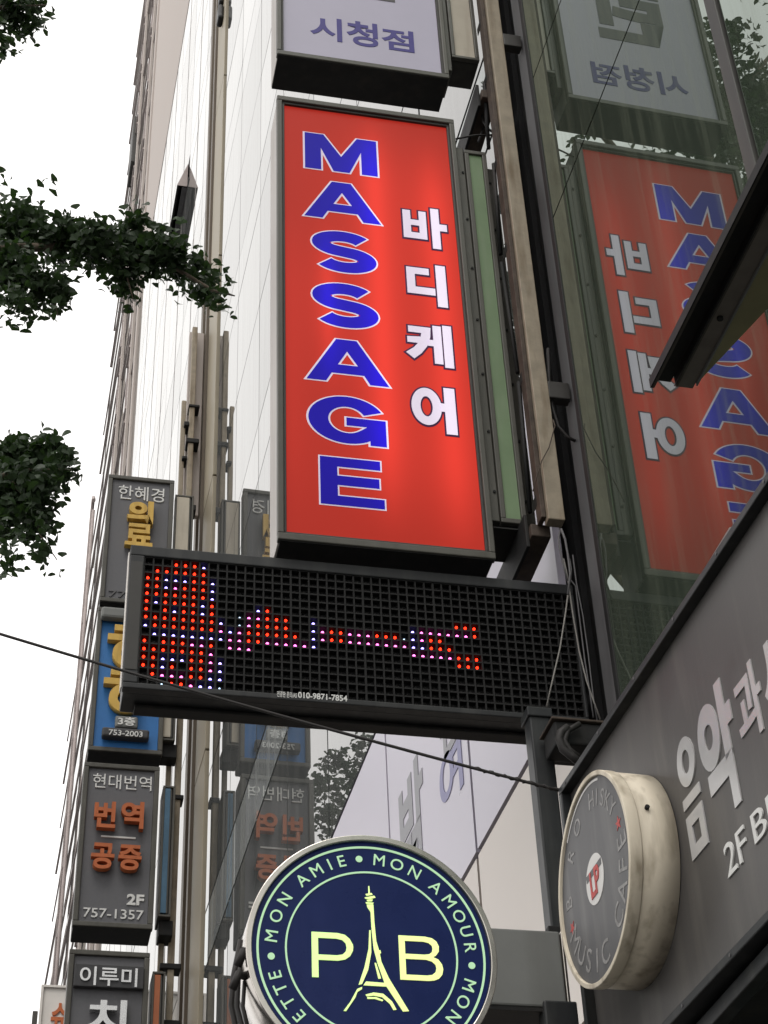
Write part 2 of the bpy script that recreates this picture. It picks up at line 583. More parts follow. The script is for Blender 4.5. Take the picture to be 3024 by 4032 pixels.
def write(P, body, rect, k0, k1, name, m, parent, off=0.0, rot=0.0, label=None, box=None):
    """set lettering into the rectangle (u0,u1,v0,v1) of a plane, between heights k0 and k1"""
    vs, fs, x0, x1, y0, y1 = glyph(body, off)
    if box:
        x0, x1, y0, y1 = box
    u0, u1, v0, v1 = rect
    b = MB()
    cu, cv = (u0+u1)/2, (v0+v1)/2
    for (x, y, z) in vs:
        du = u0 + (x-x0)/(x1-x0)*(u1-u0) - cu
        dv = v0 + (y-y0)/(y1-y0)*(v1-v0) - cv
        u = cu + du*cos(rot) - dv*sin(rot)
        v = cv + du*sin(rot) + dv*cos(rot)
        b.v.append(P.at(u, v, k0 + (z+0.5)*(k1-k0)))
    b.f = [list(f) for f in fs]
    b.smooth = [False]*len(fs)
    o = b.build(name, m, parent)
    if label:
        o['label'] = label
    return o


def write_px(P, body, pts, k0, k1, name, m, parent, off=0.0, pad=0.0, label=None):
    u0, u1, v0, v1 = P.shift(k1).box(pts)
    return write(P, body, (u0-pad, u1+pad, v0-pad, v1+pad), k0, k1, name, m, parent, off, label=label)


L_M = [[(0, 0), (0, 1), (.26, 1), (.5, .42), (.73, 1), (1, 1), (1, 0), (.78, 0), (.78, .62), (.61, 0), (.39, 0), (.22, .62), (.22, 0)]]
L_A = [[(0, 0), (.37, 1), (.62, 1), (1, 0), (.77, 0), (.70, .2), (.305, .2), (.235, 0)], [(.38, .40), (.5, .73), (.63, .40)]]
L_E = [[(0, 0), (0, 1), (.955, 1), (.955, .81), (.27, .81), (.27, .615), (.93, .615), (.93, .42), (.27, .42), (.27, .19), (1, .19), (1, 0)]]



def nib(path, a, b):
    """outline drawn by an elliptical nib along a centre line"""
    L, R = [], []
    for q, (x, y) in enumerate(path):
        x0, y0 = path[max(0, q-1)]; x1, y1 = path[min(len(path)-1, q+1)]
        dx, dy = x1-x0, y1-y0
        nx, ny = -dy, dx
        h_ = math.hypot(a*nx, b*ny)
        L.append((x+a*a*nx/h_, y+b*b*ny/h_)); R.append((x-a*a*nx/h_, y-b*b*ny/h_))
    return [L + R[::-1]]


def arc(cx_, cy_, rx, ry, a0, a1, n_=22):
    return [(cx_+cos(radians(a0+(a1-a0)*q/n_))*rx, cy_+sin(radians(a0+(a1-a0)*q/n_))*ry) for q in range(n_+1)]


_up = arc(.485, .695, .345, .185, 32, 248)
_lo = arc(.515, .305, .352, .185, 68, -152)
L_S = nib(_up + _lo, .14, .12)
L_G = [arc(.5, .5, .5, .5, 27, 300, 44) + [(.79, .10), (.79, 0), (1, 0), (1, .55), (.49, .55), (.49, .385), (.76, .385)] + arc(.5, .5, .245, .285, 312, 27, 30)]

# ------------------------------------------------------------------ setting: ground
g = MB().bx(-60, 60, -60, 140, -0.3, 0.0).build('road', 'asphalt')
g['kind'] = 'structure'
g = MB().bx(-1.6, XF-0.02, -30, 110, 0.004, 0.13).build('pavement', 'paving', bevel=0.01)
g['kind'] = 'structure'

# ------------------------------------------------------------------ buildings
PANE = cube_mesh('glass_pane', 1, 1, 1)


def pane(parent, y0, y1, z0, z1, m, gap=0.012, x0=XF, t=0.03, tilt=0.0, name='glass_pane'):
    me_key = 'pane_'+m
    if me_key not in _g:
        me = PANE.copy()
        me.name = name
        me.materials.clear(); me.materials.append(MATS[m])
        _g[me_key] = me
    o = bpy.data.objects.new(name, _g[me_key])
    COL.objects.link(o)
    o.parent = parent
    o.location = Vector((x0+t/2, (y0+y1)/2, (z0+z1)/2)) - parent.location
    o.scale = (t, abs(y1-y0)-gap, abs(z1-z0)-gap)
    if tilt:
        o.rotation_euler = (0, random.uniform(-tilt, tilt), random.uniform(-tilt, tilt))
    return o


# --- near building: dark mirror glass, its far corner at y = 4.68
B1 = root('glass_building', (XF, 0, 0), 'near building of dark mirror glass at the right reflecting the red sign', 'building')
YC = 4.68
MB().bx(XF+0.06, XF+9, -7, YC-0.03, 0.15, 24).build('wall', 'joint', B1)
zs1 = [0.2, 2.4, 3.3, 7.063, 7.97, 9.6, 10.5, 12.1, 13.0, 14.6, 16.2, 17.8, 19.4, 21, 22.6, 24]
ys1 = [-7, -5.2, -3.5, -1.9, -0.3, 1.35, 3.13, YC]
for i in range(len(ys1)-1):
    for j in range(len(zs1)-1):
        pane(B1, ys1[i] + (0.035 if i == 6 else 0), ys1[i+1] - (0.035 if i == 5 else 0), zs1[j], zs1[j+1], 'glass_dark', gap=0.011)
MB().bx(XF-0.012, XF+0.05, 3.10, 3.16, 0.2, 24).build('mullion', 'frame_dark', B1, bevel=0.004)
MB().bx(XF-0.006, XF+0.062, YC-0.004, YC+0.028, 0.2, 24).build('corner_trim', 'black_steel', B1, bevel=0.004)
# the recess between the two buildings, with its grey strip
MB().bx(XF+0.10, XF+3, YC+0.03, 5.09, 0.15, 24).build('recess_wall', 'black_steel', B1)
MB().bx(XF+0.035, XF+0.095, 4.80, 4.90, 0.15, 24).build('recess_strip', 'post_gray', B1, bevel=0.005)

# --- middle building: pale curtain wall that mirrors the bright sky
B2 = root('office_building', (XF, 10, 0), 'middle office building with a pale curtain wall mirroring the bright sky', 'building')
MB().bx(XF+0.08, XF+12, 5.10, 15.0, 0.15, 33).build('wall', 'joint', B2)
ys2 = [5.10, 6.42, 7.90, 9.38, 10.78, 12.12, 13.52, 14.95]
zs2 = [0.2, 1.75, 3.3, 3.9, 5.07, 6.68, 8.29, 8.87, 10.3, 11.7, 12.38, 13.9, 15.36, 15.95, 17.38, 18.77, 19.4, 20.7, 22.2, 22.8, 24.3, 25.7, 26.3, 27.7, 29.2, 29.8, 31.4, 33]
span = {8.29, 11.7, 15.36, 18.77, 22.2, 25.7, 29.2}
for i in range(len(ys2)-1):
    for j in range(len(zs2)-1):
        z0, z1 = zs2[j], zs2[j+1]
        m = 'glass_far'
        if z0 in span and z0 < 9:
            m = 'spandrel'
        if 5 < z0 < 6 and i < 3:
            m = 'film_lavender'
        if z0 < 5:
            m = 'film_cream'
        tl = 0.0 if m != 'glass_far' else (0.0012 if z0 > 12 else 0.0005)
        pane(B2, ys2[i], ys2[i+1], z0, z1, m, gap=0.03 if z0 < 10 else 0.016, tilt=tl)
# paling from overexposure is put into the colour of the upper seams
m_ = MB()
for y in ys2[1:-1]:
    m_.bx(XF+0.012, XF+0.02, y-0.018, y+0.018, 10.3, 33)
for z in zs2[9:]:
    m_.bx(XF+0.0125, XF+0.0205, 5.1, 14.95, z-0.013, z+0.013)
m_.build('joint_seal', 'joint_pale', B2)
# lettering on the lavender band
LX = Pl((XF, 0, 0), (0, -1, 0), (-1, 0, 0))
write_px(LX, '밝', c(1300, 2800, 1.659, [(443, 540), (570, 265), (602, 440), (605, 905), (470, 845)]) + [(1660, 3420)], 0.001, 0.003, 'letter', 'film_gray', B2, off=0.03)
write_px(LX, '여', c(1300, 2800, 1.659, [(716, 520), (740, 632), (840, 60), (862, 490)]), 0.001, 0.003, 'letter', 'film_blue', B2, off=0.02)
write_px(LX, '은', c(1300, 2800, 1.659, [(722, 245), (845, 130), (722, -150), (850, -60)]), 0.001, 0.003, 'letter', 'film_gray', B2, off=0.02)

# --- pillar between the middle and the far building
PB = root('building_pillar', (XF, 15.6, 0), 'tall beige panelled pillar between the two pale glass facades', 'pillar')
MB().bx(XF+0.05, XF+3, 14.97, 16.40, 0.15, 40).build('core', 'joint', PB)
for k in range(11):
    z0 = 0.2 + k*3.5
    MB().bx(XF-0.02, XF+0.05, 15.12, 15.86, z0+0.012, z0+3.49).build('panel', 'pillar_tan', PB, bevel=0.006)
MB().bx(XF-0.05, XF+0.048, 15.90, 16.02, 0.2, 39).build('fin', 'pillar_brown', PB, bevel=0.005)
MB().bx(XF-0.03, XF+0.046, 16.05, 16.16, 0.2, 39).build('fin', 'pillar_tan', PB, bevel=0.005)
MB().bx(XF-0.06, XF+0.044, 16.20, 16.38, 0.2, 39).build('fin', 'pillar_brown', PB, bevel=0.005)

h = FAC.hit((884, 40))
MB().bx(XF-0.10, XF-0.021, h.y-0.1, h.y+0.1, h.z-0.3, h.z+0.0).build('light_fixture', 'black_paint', PB, bevel=0.03)
MB().bx(XF-0.09, XF-0.021, h.y-0.08, h.y+0.08, h.z+0.1, h.z+0.3).build('light_fixture', 'black_paint', PB, bevel=0.03)

# --- far building: pale curtain wall below, beige cladding above
B3 = root('tower_building', (XF, 22, 0), 'far pale tower with beige cladding over its glass and one tilted open window', 'building')
MB().bx(XF+0.09, XF+14, 16.42, 28.6, 0.15, 30.4).build('wall', 'joint', B3)
ys3 = [16.42, 17.28, 19.22, 21.3, 23.1, 25.16, 27.0, 28.55]
zs3 = [0.2, 3, 6, 8.87, 11.7, 13.9, 15.36, 16.9, 19.0, 20.4, 21.3, 23.75, 24.37, 26.2, 27.4, 29.0, 30.42]
for i in range(len(ys3)-1):
    for j in range(len(zs3)-1):
        if i == 2 and zs3[j] == 23.75:
            continue
        pane(B3, ys3[i], ys3[i+1], zs3[j], zs3[j+1], 'glass_far', gap=0.02, tilt=0.001)
m_ = MB()
for y in ys3[1:-1]:
    m_.bx(XF+0.012, XF+0.02, y-0.02, y+0.02, 0.2, 30.4)
    m_.bx(XF-0.004, XF+0.004, y+0.93, y+0.94, 0.2, 30.4)
for z in zs3[1:-1]:
    m_.bx(XF+0.0125, XF+0.0205, 16.45, 28.5, z-0.018, z+0.018)
m_.build('joint_seal', 'joint_faint', B3)
MB().bx(XF-0.008, XF+14, 16.42, 28.6, 30.43, 47).build('cladding', 'clad_beige', B3, bevel=0.01)
MB().bx(XF-0.05, XF+0.3, 28.62, 28.95, 0.15, 47).build('corner_strip', 'clad_beige', B3, bevel=0.02)
# the open top-hung window
ow = MB()
ow.hexa([(XF-0.17, 19.46, 23.80), (XF-0.17, 21.16, 23.80), (XF-0.13, 21.16, 23.80), (XF-0.13, 19.46, 23.80),
         (XF-0.006, 19.46, 24.34), (XF-0.006, 21.16, 24.34), (XF+0.02, 21.16, 24.34), (XF+0.02, 19.46, 24.34)])
w_ = ow.build('open_window', 'black_steel', B3, bevel=0.006)
w_['label'] = 'dark open window tilted out of the pale facade'
MB().prism(Pl((XF, 19.45, 0), (1, 0, 0), (0, -1, 0)), [(-0.17, 23.80), (-0.005, 23.80), (-0.005, 24.36)], 0.0, 0.01).build('window_side', 'far_fin', w_)
MB().bx(XF-0.085, XF-0.012, 19.47, 21.15, 23.785, 23.797).build('sash', 'post_gray', w_)
MB().bx(XF-0.01, XF+0.03, 19.24, 21.28, 23.76, 23.80).build('sill', 'post_gray', w_)

# --- farthest building: terraces stepping down along the street, ladders and rails on it
B4 = root('stepped_building', (XF, 36, 0), 'farthest pale building at the left whose grazing side steps against the sky', 'building')
steps = []
for p in [(505, 640), (452, 1250), (408, 1700), (352, 2200), (262, 2950), (180, 3850)]:
    h = FAC.hit(p)
    steps.append((h.y, h.z))
y0 = 29.0
for k, (y, z) in enumerate(steps):
    ztop = z if k else 62.0
    ztop = max(ztop, 8)
    b = MB().bx(XF+0.02*k, XF+14, y0, y, 0.15, ztop if k == 0 else z + 1.2)
    b.build('wall', 'glass_far', B4, bevel=0.02)
    y0 = y + 0.01
for q in range(26):
    zz = 14 + q*1.5
    ends = [y for (y, z) in steps if z + 1.0 > zz or y == steps[0][0]]
    ye = max(ends)
    MB().bx(XF-0.02 if q % 2 else XF-0.04, XF+0.019, 29.05, ye-0.1, zz, zz+0.05).build('ledge', 'far_fin', B4)
for (yy, za, zb) in ((29.7, 14, 60), (33.2, 10, 60)):
    MB().bx(XF-0.07, XF-0.01, yy, yy+0.28, za, zb).build('rail', 'clad_beige', B4)
    MB().bx(XF-0.06, XF-0.02, yy+1.0, yy+1.12, za, zb).build('rail', 'far_fin', B4)
    for q in range(int((zb-za)/2.3)):
        MB().bx(XF-0.10, XF-0.06, yy+0.281, yy+0.999, za+q*2.3, za+q*2.3+0.07).build('rung', 'far_fin', B4)
        MB().bx(XF-0.10, XF-0.06, yy+0.281, yy+0.999, za+q*2.3+0.42, za+q*2.3+0.49).build('rung', 'far_fin', B4)
h = FAC.hit((374, 2030))
lad = MB()
lad.tube([(XF-0.1, h.y, 8), (XF-0.1, h.y, h.z), (XF-0.1, h.y-0.3, h.z+0.45), (XF-0.1, h.y-0.7, h.z)], 0.06, 6)
lad.tube([(XF-0.1, h.y-1.0, 8), (XF-0.1, h.y-1.0, h.z-0.6)], 0.05, 6)
for q in range(16):
    zz = h.z - 2 - q*1.9
    if zz > 9:
        lad.tube([(XF-0.1, h.y, zz), (XF-0.1, h.y-1.0, zz)], 0.035, 5)
lad.build('ladder', 'far_fin', B4)
h = FAC.hit((537, 600))
MB().bx(XF-0.17, XF-0.03, h.y-0.5, h.y+0.5, h.z-1.0, h.z+1.0).build('open_window', 'frame_dark', B4, bevel=0.03)

# ------------------------------------------------------------------ the red lit sign
S = sign_plane(5.0)
u0, u1, v0, v1 = (S.uv((1090, 900))[0], S.uv((1870, 1300))[0], S.uv((1096, 2122))[1], S.uv((1090, 375))[1])
u0 = S.uv((1092, 1200))[0]; u1 = S.uv((1786, 471))[0]
R0 = S.uv((1124.7, 411)); R1 = S.uv((1907, 2164))
base = S.at((u0+u1)/2, v0, -0.1)
MS = root('massage_sign', base, 'tall lit red lightbox lettered MASSAGE projecting over the black display', 'sign', 'projecting lightbox signs')
MB().pbox(S, u0+0.004, u1-0.004, v0+0.004, v1-0.004, -0.215, -0.03).build('cabinet', 'cabinet_side', MS, bevel=0.004)
fr = MB().frame(S, u0, u1, v0, v1, 0.0235, -0.028, 0.004, 0.030)
fr.build('frame', 'frame', MS, bevel=0.004)
MB().frame(S, u0+0.024, u1-0.024, v0+0.0305, v1-0.0305, 0.010, -0.028, -0.006, 0.012).build('inner_frame', 'frame_dark', MS, bevel=0.002)
MB().pbox(S, u0+0.01, u1-0.01, v0-0.004, v0+0.003, -0.21, -0.003).build('bottom_plate', 'black_steel', MS)
um = u1-u0
zb, zt = v0+CAMZ, v1+CAMZ
u0_, u0 = u0, u0+S.o.x
tub = [(u0+0.26*um, 0.05*um, 0.55, zb+0.95, zt-0.95), (u0+0.53*um, 0.085*um, 0.78, zb+0.3, zt-0.22), (u0+0.85*um, 0.095*um, 0.72, zb+0.2, zt-0.35), (u0+0.08*um, 0.06*um, 0.12, zb+0.3, zt-0.9)]
u0 = u0_
lit_mat('red_lit', (0.15, 0.016, 0.009), (1.0, 0.054, 0.036), tub, base=0.55, gain=0.50)
lit_mat('blue_lit', (0.008, 0.007, 0.06), (0.022, 0.004, 0.86), tub, base=0.36, gain=0.66)
lit_mat('white_lit', (0.62, 0.56, 0.66), (0.92, 0.82, 1.0), tub, base=0.3, gain=0.42)
MB().pbox(S, u0+0.03, u1-0.03, v0+0.035, v1-0.035, -0.026, -0.018).build('face_panel', 'red_lit', MS)
k = -0.018
c2 = (1000, 0, 1.508)
c5 = (1000, 1000, 1.508)
msg = [('M', L_M, c(*c2, [(291, 782), (741, 1056), (293, 1000), (733, 840)])),
       ('A', L_A, c(*c2, [(288, 1285), (765, 1346), (470, 1081), (580, 1091)])),
       ('S', L_S, c(*c2, [(335, 1515), (734, 1580), (480, 1367), (620, 1637)])),
       ('S', L_S, c(*c5, [(337, 320), (746, 385), (490, 168), (590, 452)])),
       ('A', L_A, c(*c5, [(300, 742), (815, 803), (485, 500), (615, 518)])),
       ('G', L_G, c(*c5, [(311, 965), (800, 1155), (500, 838), (600, 1140)])),
       ('E', L_E, c(*c5, [(383, 1192), (787, 1528), (387, 1490)]))]
for nm, gl, pts in msg:
    bb = S.shift(k).box(pts)
    hand = not isinstance(gl, str)
    if hand:
        box = (-0.024, 1.024, -0.03, 1.03)
        o = write(S, gl, bb, k+0.0005, k+0.002, 'letter', 'white_lit', MS, off=0.026, box=box, label='blue letter %s with white outline' % nm)
        write(S, gl, bb, k+0.002, k+0.0035, 'letter_fill', 'blue_lit', o, off=0.0, box=box)
    else:
        e1, e0 = 0.098, 0.072
        vs, fs, x0, x1, yy0, yy1 = glyph(gl, e1)
        box = (x0, x1, yy0, yy1)
        o = write(S, gl, bb, k+0.0005, k+0.002, 'letter', 'white_lit', MS, off=e1, box=box, label='blue letter %s with white outline' % nm)
        write(S, gl, bb, k+0.002, k+0.0035, 'letter_fill', 'blue_lit', o, off=e0, box=box)
def oval(cx_, cy_, rx, ry, n_=40):
    return [(cx_+cos(2*pi*q/n_)*rx, cy_+sin(2*pi*q/n_)*ry) for q in range(n_)]


K_BA = ([[(0, .20), (0, .89), (.17, .89), (.17, .66), (.37, .66), (.37, .89), (.53, .89), (.53, .20)], [(.17, .34), (.17, .53), (.37, .53), (.37, .34)]],
        [[(.65, 0), (.65, 1), (.83, 1), (.83, .62), (1, .62), (1, .46), (.83, .46), (.83, 0)]])
K_DI = ([[(0, .26), (0, .89), (.56, .89), (.56, .74), (.2, .74), (.2, .42), (.69, .42), (.69, .26)]],
        [[(.74, 0), (.74, 1), (.98, 1), (.98, 0)]])
K_KE = ([[(.07, .91), (.55, .91), (.53, .68), (.45, .46), (.32, .28), (.16, .14), (0, .27), (.17, .40), (.27, .52), (.04, .52), (.04, .65), (.33, .67), (.35, .77), (.07, .77)]],
        [[(.60, .07), (.60, .48), (.47, .48), (.47, .62), (.60, .62), (.60, .97), (.775, .97), (.775, .07)]],
        [[(.815, 0), (.815, 1), (1, 1), (1, 0)]])
K_EO = ([oval(.335, .555, .335, .40), oval(.335, .555, .14, .225)],
        [[(.75, 0), (.75, .48), (.64, .48), (.64, .65), (.75, .65), (.75, 1), (.99, 1), (.99, 0)]])
kor = [(K_BA, c(*c2, [(872, 1240), (1153, 1380), (1110, 1243), (1120, 1493)])),
       (K_DI, c(*c5, [(897, 100), (1163, 320), (1090, 66), (1140, 330)])),
       (K_KE, c(*c5, [(897, 592), (1196, 680), (1060, 415), (1180, 691)])),
       (K_EO, c(*c5, [(928, 900), (1220, 1080), (1165, 795), (1190, 1086)]))]
for comps, pts in kor:
    bb = S.shift(k).box(pts)
    box = (-0.03, 1.03, -0.035, 1.035)
    for q, rings in enumerate(comps):
        o = write(S, rings, bb, k+0.0004+q*0.0002, k+0.0014+q*0.0002, 'letter_stroke', 'red_edge', MS, off=0.042, box=box)
        write(S, rings, bb, k+0.0022, k+0.0036, 'stroke_fill', 'white_lit', o, off=0.004, box=box)
# ledge and green side lightbox between the red box and the post
ga = S.uv((1834, 590))[0]
g0 = S.uv((1911, 577)); g1 = S.uv((2085, 2055))
gu0, gu1 = S.uv((1980, 2021))[0], S.uv((2085, 2052))[0]
gv0, gv1 = S.uv((2000, 2040))[1], S.uv((1880, 577))[1]
MB().pbox(S, u1+0.002, gu0-0.002, gv0+0.01, gv1+0.02, -0.2, -0.035).build('side_ledge', 'frame', MS, bevel=0.004)
MB().pbox(S, gu0, gu1, gv0, gv1, -0.2, -0.05).build('side_cabinet', 'frame_dark', MS, bevel=0.004)
MB().frame(S, gu0, gu1, gv0, gv1, 0.02, -0.048, -0.025, 0.022).build('side_frame', 'frame', MS, bevel=0.003)
MB().pbox(S, gu0+0.021, gu1-0.021, gv0+0.023, gv1-0.023, -0.048, -0.036).build('side_light', 'green_acrylic', MS)
MB().pbox(S, gu1+0.002, gu1+0.052, gv0-0.01, gv1-0.05, -0.24, -0.075).build('back_plate', 'frame', MS, bevel=0.003)
for q in range(7):
    vv = gv0 + 0.15 + q*(gv1-gv0-0.3)/6
    for uu in (u1+0.03, gu1+0.02):
        d = MB().disc(S, uu, vv, 0.006, -0.034 if uu < gu0 else -0.074, -0.030 if uu < gu0 else -0.070, 10)
        d.build('screw', 'black_steel', MS)

# ------------------------------------------------------------------ the white sign above
a0, a1 = S.uv((1089.5, 212)), S.uv((1767, 309))
US = root('bank_sign', S.at((u0+u1)/2, a0[1], -0.1), 'lavender white lightbox with violet Korean letters above the red sign', 'sign', 'projecting lightbox signs')
ut = a0[1] + 3.4
MB().pbox(S, u0+0.004, u1-0.004, a0[1]+0.006, ut-0.004, -0.198, -0.03).build('cabinet', 'cabinet_side', US, bevel=0.004)
MB().frame(S, u0, u1, a0[1], ut, 0.022, -0.028, 0.004, 0.030).build('frame', 'frame', US, bevel=0.004)
MB().frame(S, u0+0.0225, u1-0.0225, a0[1]+0.0305, ut-0.0305, 0.009, -0.028, -0.006).build('inner_frame', 'frame_dark', US)
MB().pbox(S, u0+0.006, u1-0.006, a0[1]-0.004, a0[1]+0.004, -0.195, -0.003).build('bottom_plate', 'black_steel', US)
mat('lavender_face', (0.405, 0.385, 0.465), 0.4, spec=0.2, var=0.05, vscale=2, emit=(0.6, 0.56, 0.76), estr=0.03)
MB().pbox(S, u0+0.03, u1-0.03, a0[1]+0.038, ut-0.038, -0.026, -0.018).build('face_panel', 'lavender_face', US)
for body, pts in (('시', [(335, 175), (525, 240), (405, 98), (505, 247)]), ('청', [(550, 180), (738, 250), (590, 122), (665, 275)]), ('점', [(757, 195), (952, 280), (770, 163), (900, 306)])):
    write_px(S, body, c(*c2, pts), k, k+0.002, 'letter', 'letter_violet', US, off=0.022)
# the bottom stroke of the large letters that the frame of the photograph cuts
SMir = Pl((2*XF-S.o.x, S.o.y, S.o.z), (-S.ux.x, S.ux.y, 0), (-S.n.x, S.n.y, 0))   # the sign as the glass shows it
bb = SMir.shift(k).box(c(1924, 0, 1.508, [(640, 100), (1030, 120), (1000, 282), (800, 235)]))
wq = bb[1]-bb[0]
write(S, '린', (bb[0], bb[1], bb[2], bb[2]+wq*1.4), k, k+0.002, 'letter', 'letter_gray', US, off=0.045)
t0, t1 = S.uv(c(*c2, [(1185, 310)])[0]), S.uv(c(*c2, [(1345, 300)])[0])
MB().pbox(S, u1+0.002, t0[0]-0.002, a0[1]+0.02+0.09, ut-0.1, -0.2, -0.035).build('side_ledge', 'frame', US, bevel=0.004)
MB().pbox(S, t0[0], t1[0], t0[1], ut-0.1, -0.2, -0.05).build('side_cabinet', 'frame_dark', US, bevel=0.004)
MB().frame(S, t0[0], t1[0], t0[1], ut-0.1, 0.018, -0.048, -0.025).build('side_frame', 'frame', US, bevel=0.003)
MB().pbox(S, t0[0]+0.019, t1[0]-0.019, t0[1]+0.019, ut-0.12, -0.048, -0.036).build('side_light', 'tan_acrylic', US)

# ------------------------------------------------------------------ post and brackets that carry both signs
SP = root('sign_post', S.at(1.82, 4.0, 0.12), 'rusty beige square post and black brackets between the red sign and mirror glass', 'post')
PP = sign_plane(4.85)
pz0 = PP.uv((2190, 2044))[1]
pu0, pu1 = PP.uv((2155, 2000))[0], PP.uv((2221, 2000))[0]
MB().pbox(PP, pu0, pu1, pz0, 13.0, -0.05, 0.0).build('post', 'beige_pole', SP, bevel=0.004)
MB().pbox(PP, pu0-0.020, pu0-0.001, pz0+0.02, 13.0, -0.075, -0.018).build('angle_bar', 'rust_steel', SP, bevel=0.003)
aq = a0[1]*0.97
for zz, ln in ((pz0+0.03, 0.70), (aq+0.06, 0.75)):
    MB().pbox(PP, pu0-0.045, pu0+0.03, zz-0.055, zz, -ln, -0.076).build('beam', 'rust_steel', SP, bevel=0.004)
    MB().pbox(PP, pu0-0.06, pu0-0.046, zz-0.09, zz+0.06, -ln, -0.10).build('beam_flange', 'black_steel', SP, bevel=0.003)
for zz in (pz0+0.10, pz0+0.72, pz0+1.46, pz0+2.0, aq+0.10, aq+0.5):
    MB().pbox(PP, (gu1+0.058)*0.97, pu0-0.021, zz, zz+0.05, -0.11, -0.05).build('tie_bar', 'black_steel', SP, bevel=0.003)
for zz in (pz0+0.61, aq+0.32):
    MB().pbox(PP, pu1+0.001, XF+0.03-PP.o.x, zz, zz+0.085, -0.05, -0.005).build('wall_bracket', 'frame_dark', SP, bevel=0.004)
for (za, zb_) in ((pz0+0.15, pz0+0.75), (pz0+1.5, pz0+0.8), (pz0+1.55, pz0+2.05), (aq-0.25, aq+0.12)):
    MB().tube([PP.at((gu1+0.064)*0.97, za, -0.16), PP.at(pu0-0.022, zb_, -0.09)], 0.009, 6).build('brace', 'black_steel', SP)
MB().pbox(S, u1-0.02, gu1+0.03, gv0-0.028, gv0-0.022, -0.235, -0.03).build('under_plate', 'black_steel', SP)
# slotted angle under the red sign
sa = MB()
sl0, sl1 = S.uv((1052, 2172))[0], S.uv((1925, 2250))[0]
sz = v0-0.028
sa.pbox(S, sl0, sl1, sz-0.004, sz, -0.12, -0.075)
nsl = 14
for q in range(nsl):
    uu = sl0 + (sl1-sl0)*q/nsl
    sa.pbox(S, uu, uu+0.018, sz-0.030, sz-0.004, -0.079, -0.075)
sa.pbox(S, sl0, sl1, sz-0.046, sz-0.030, -0.079, -0.075)
sa.build('slotted_angle', 'black_steel', SP)

# ------------------------------------------------------------------ LED text display
DP = sign_plane(5.06)
Lx0, Lx1, Lz0, Lz1 = DP.uv((497, 2450))[0], DP.uv((2290, 2600))[0], DP.uv((472, 2708))[1], DP.uv((545, 2150))[1]
Lx1 = min(Lx1, XF-0.012)
LD = root('led_display', DP.at((Lx0+Lx1)/2, Lz0, -0.1), 'long black display board with red and blue dots under the red sign', 'display board')
gx0, gx1 = Lx0+0.050, Lx1-0.012
gz0, gz1 = DP.uv((530, 2690))[1]+0.0, DP.uv((556, 2190))[1]
NC, NR = 48, 16
cw, ch = (gx1-gx0)/NC, (gz1-gz0)/NR
MB().pbox(DP, Lx0+0.004, Lx1-0.002, Lz0+0.004, Lz1-0.004, -0.16, -0.031).build('housing', 'black_paint', LD, bevel=0.006)
fb = MB()
fb.pbox(DP, Lx0, Lx1, gz1, Lz1, -0.03, 0.006)
fb.pbox(DP, Lx0, Lx1, Lz0, gz0, -0.03, 0.006)
fb.pbox(DP, Lx0, gx0, gz0, gz1, -0.03, 0.006)
fb.pbox(DP, gx1, Lx1, gz0, gz1, -0.03, 0.006)
fb.build('frame', 'led_frame', LD, bevel=0.004)
MB().pbox(DP, Lx0-0.006, Lx0-0.001, Lz0+0.01, Lz1-0.02, -0.05, -0.012).build('side_trim', 'cream_panel', LD, bevel=0.003)
MB().pbox(DP, Lx0+0.004, gx0-0.006, gz0+0.05, gz1-0.03, 0.007, 0.0085).build('side_tape', 'frame_dark', LD)
MB().pbox(DP, gx0, gx1, gz0, gz1, -0.030, -0.024).build('back_plate', 'led_plate', LD)
gr = MB()
bw = 0.0058
for q in range(NC+1):
    uu = gx0+q*cw
    w2 = bw/2 if q % 8 else bw*0.62
    gr.pbox(DP, uu-w2, uu+w2, gz0, gz1, -0.0235, -0.001)
for q in range(NR+1):
    vv = gz0+q*ch
    for e in range(NC):
        gr.pbox(DP, gx0+e*cw+bw*0.63, gx0+(e+1)*cw-bw*0.63, vv-bw/2, vv+bw/2, -0.0235, 0.0)
gr.build('louvre_grid', 'led_grid', LD)
lit = {}


def row(r, s, c0=0):
    for q, chx in enumerate(s):
        if chx in 'RBPD':
            lit[(r, c0+q)] = chx


row(0, '...RRRB'); row(1, '.RRRRRR'); row(2, 'RRBBBRRB'); row(3, 'RRBPRRRB'); row(4, 'RRRRRRRB')
row(5, 'RBRRRRBR....BR'); row(6, 'R.RBRRBR..DPPRRR'); row(7, 'RRRRRRRRB.DPRRRR')
row(8, 'BRRRRRRRPBPRRRRRR'); row(9, '.BBBBBBBBPPRRPPPPPB'); row(10, 'R.RRRPPR.PPP'); row(11, 'RRRRRRRP')
row(12, 'RRBBBRRPB'); row(13, 'RRBR.RRPB'); row(14, '.RPPPRRBB'); row(15, '..DRRPBBD')
row(6, 'B', 18); row(7, 'BPRRPPPRRRD', 18); row(8, 'BPRRPPPPPPP', 18)
row(5, 'RRR', 34); row(6, 'BPPPPPPR', 29); row(7, 'BPRR', 29); row(8, 'BBRRR', 29); row(9, 'PPPPPRRR', 29); row(10, 'RRR', 34)


def bulb(r):
    bm = bmesh.new()
    bmesh.ops.create_uvsphere(bm, u_segments=8, v_segments=5, radius=r)
    me = bpy.data.meshes.new('led_lamp')
    bm.to_mesh(me); bm.free()
    for p in me.polygons:
        p.use_smooth = True
    return me


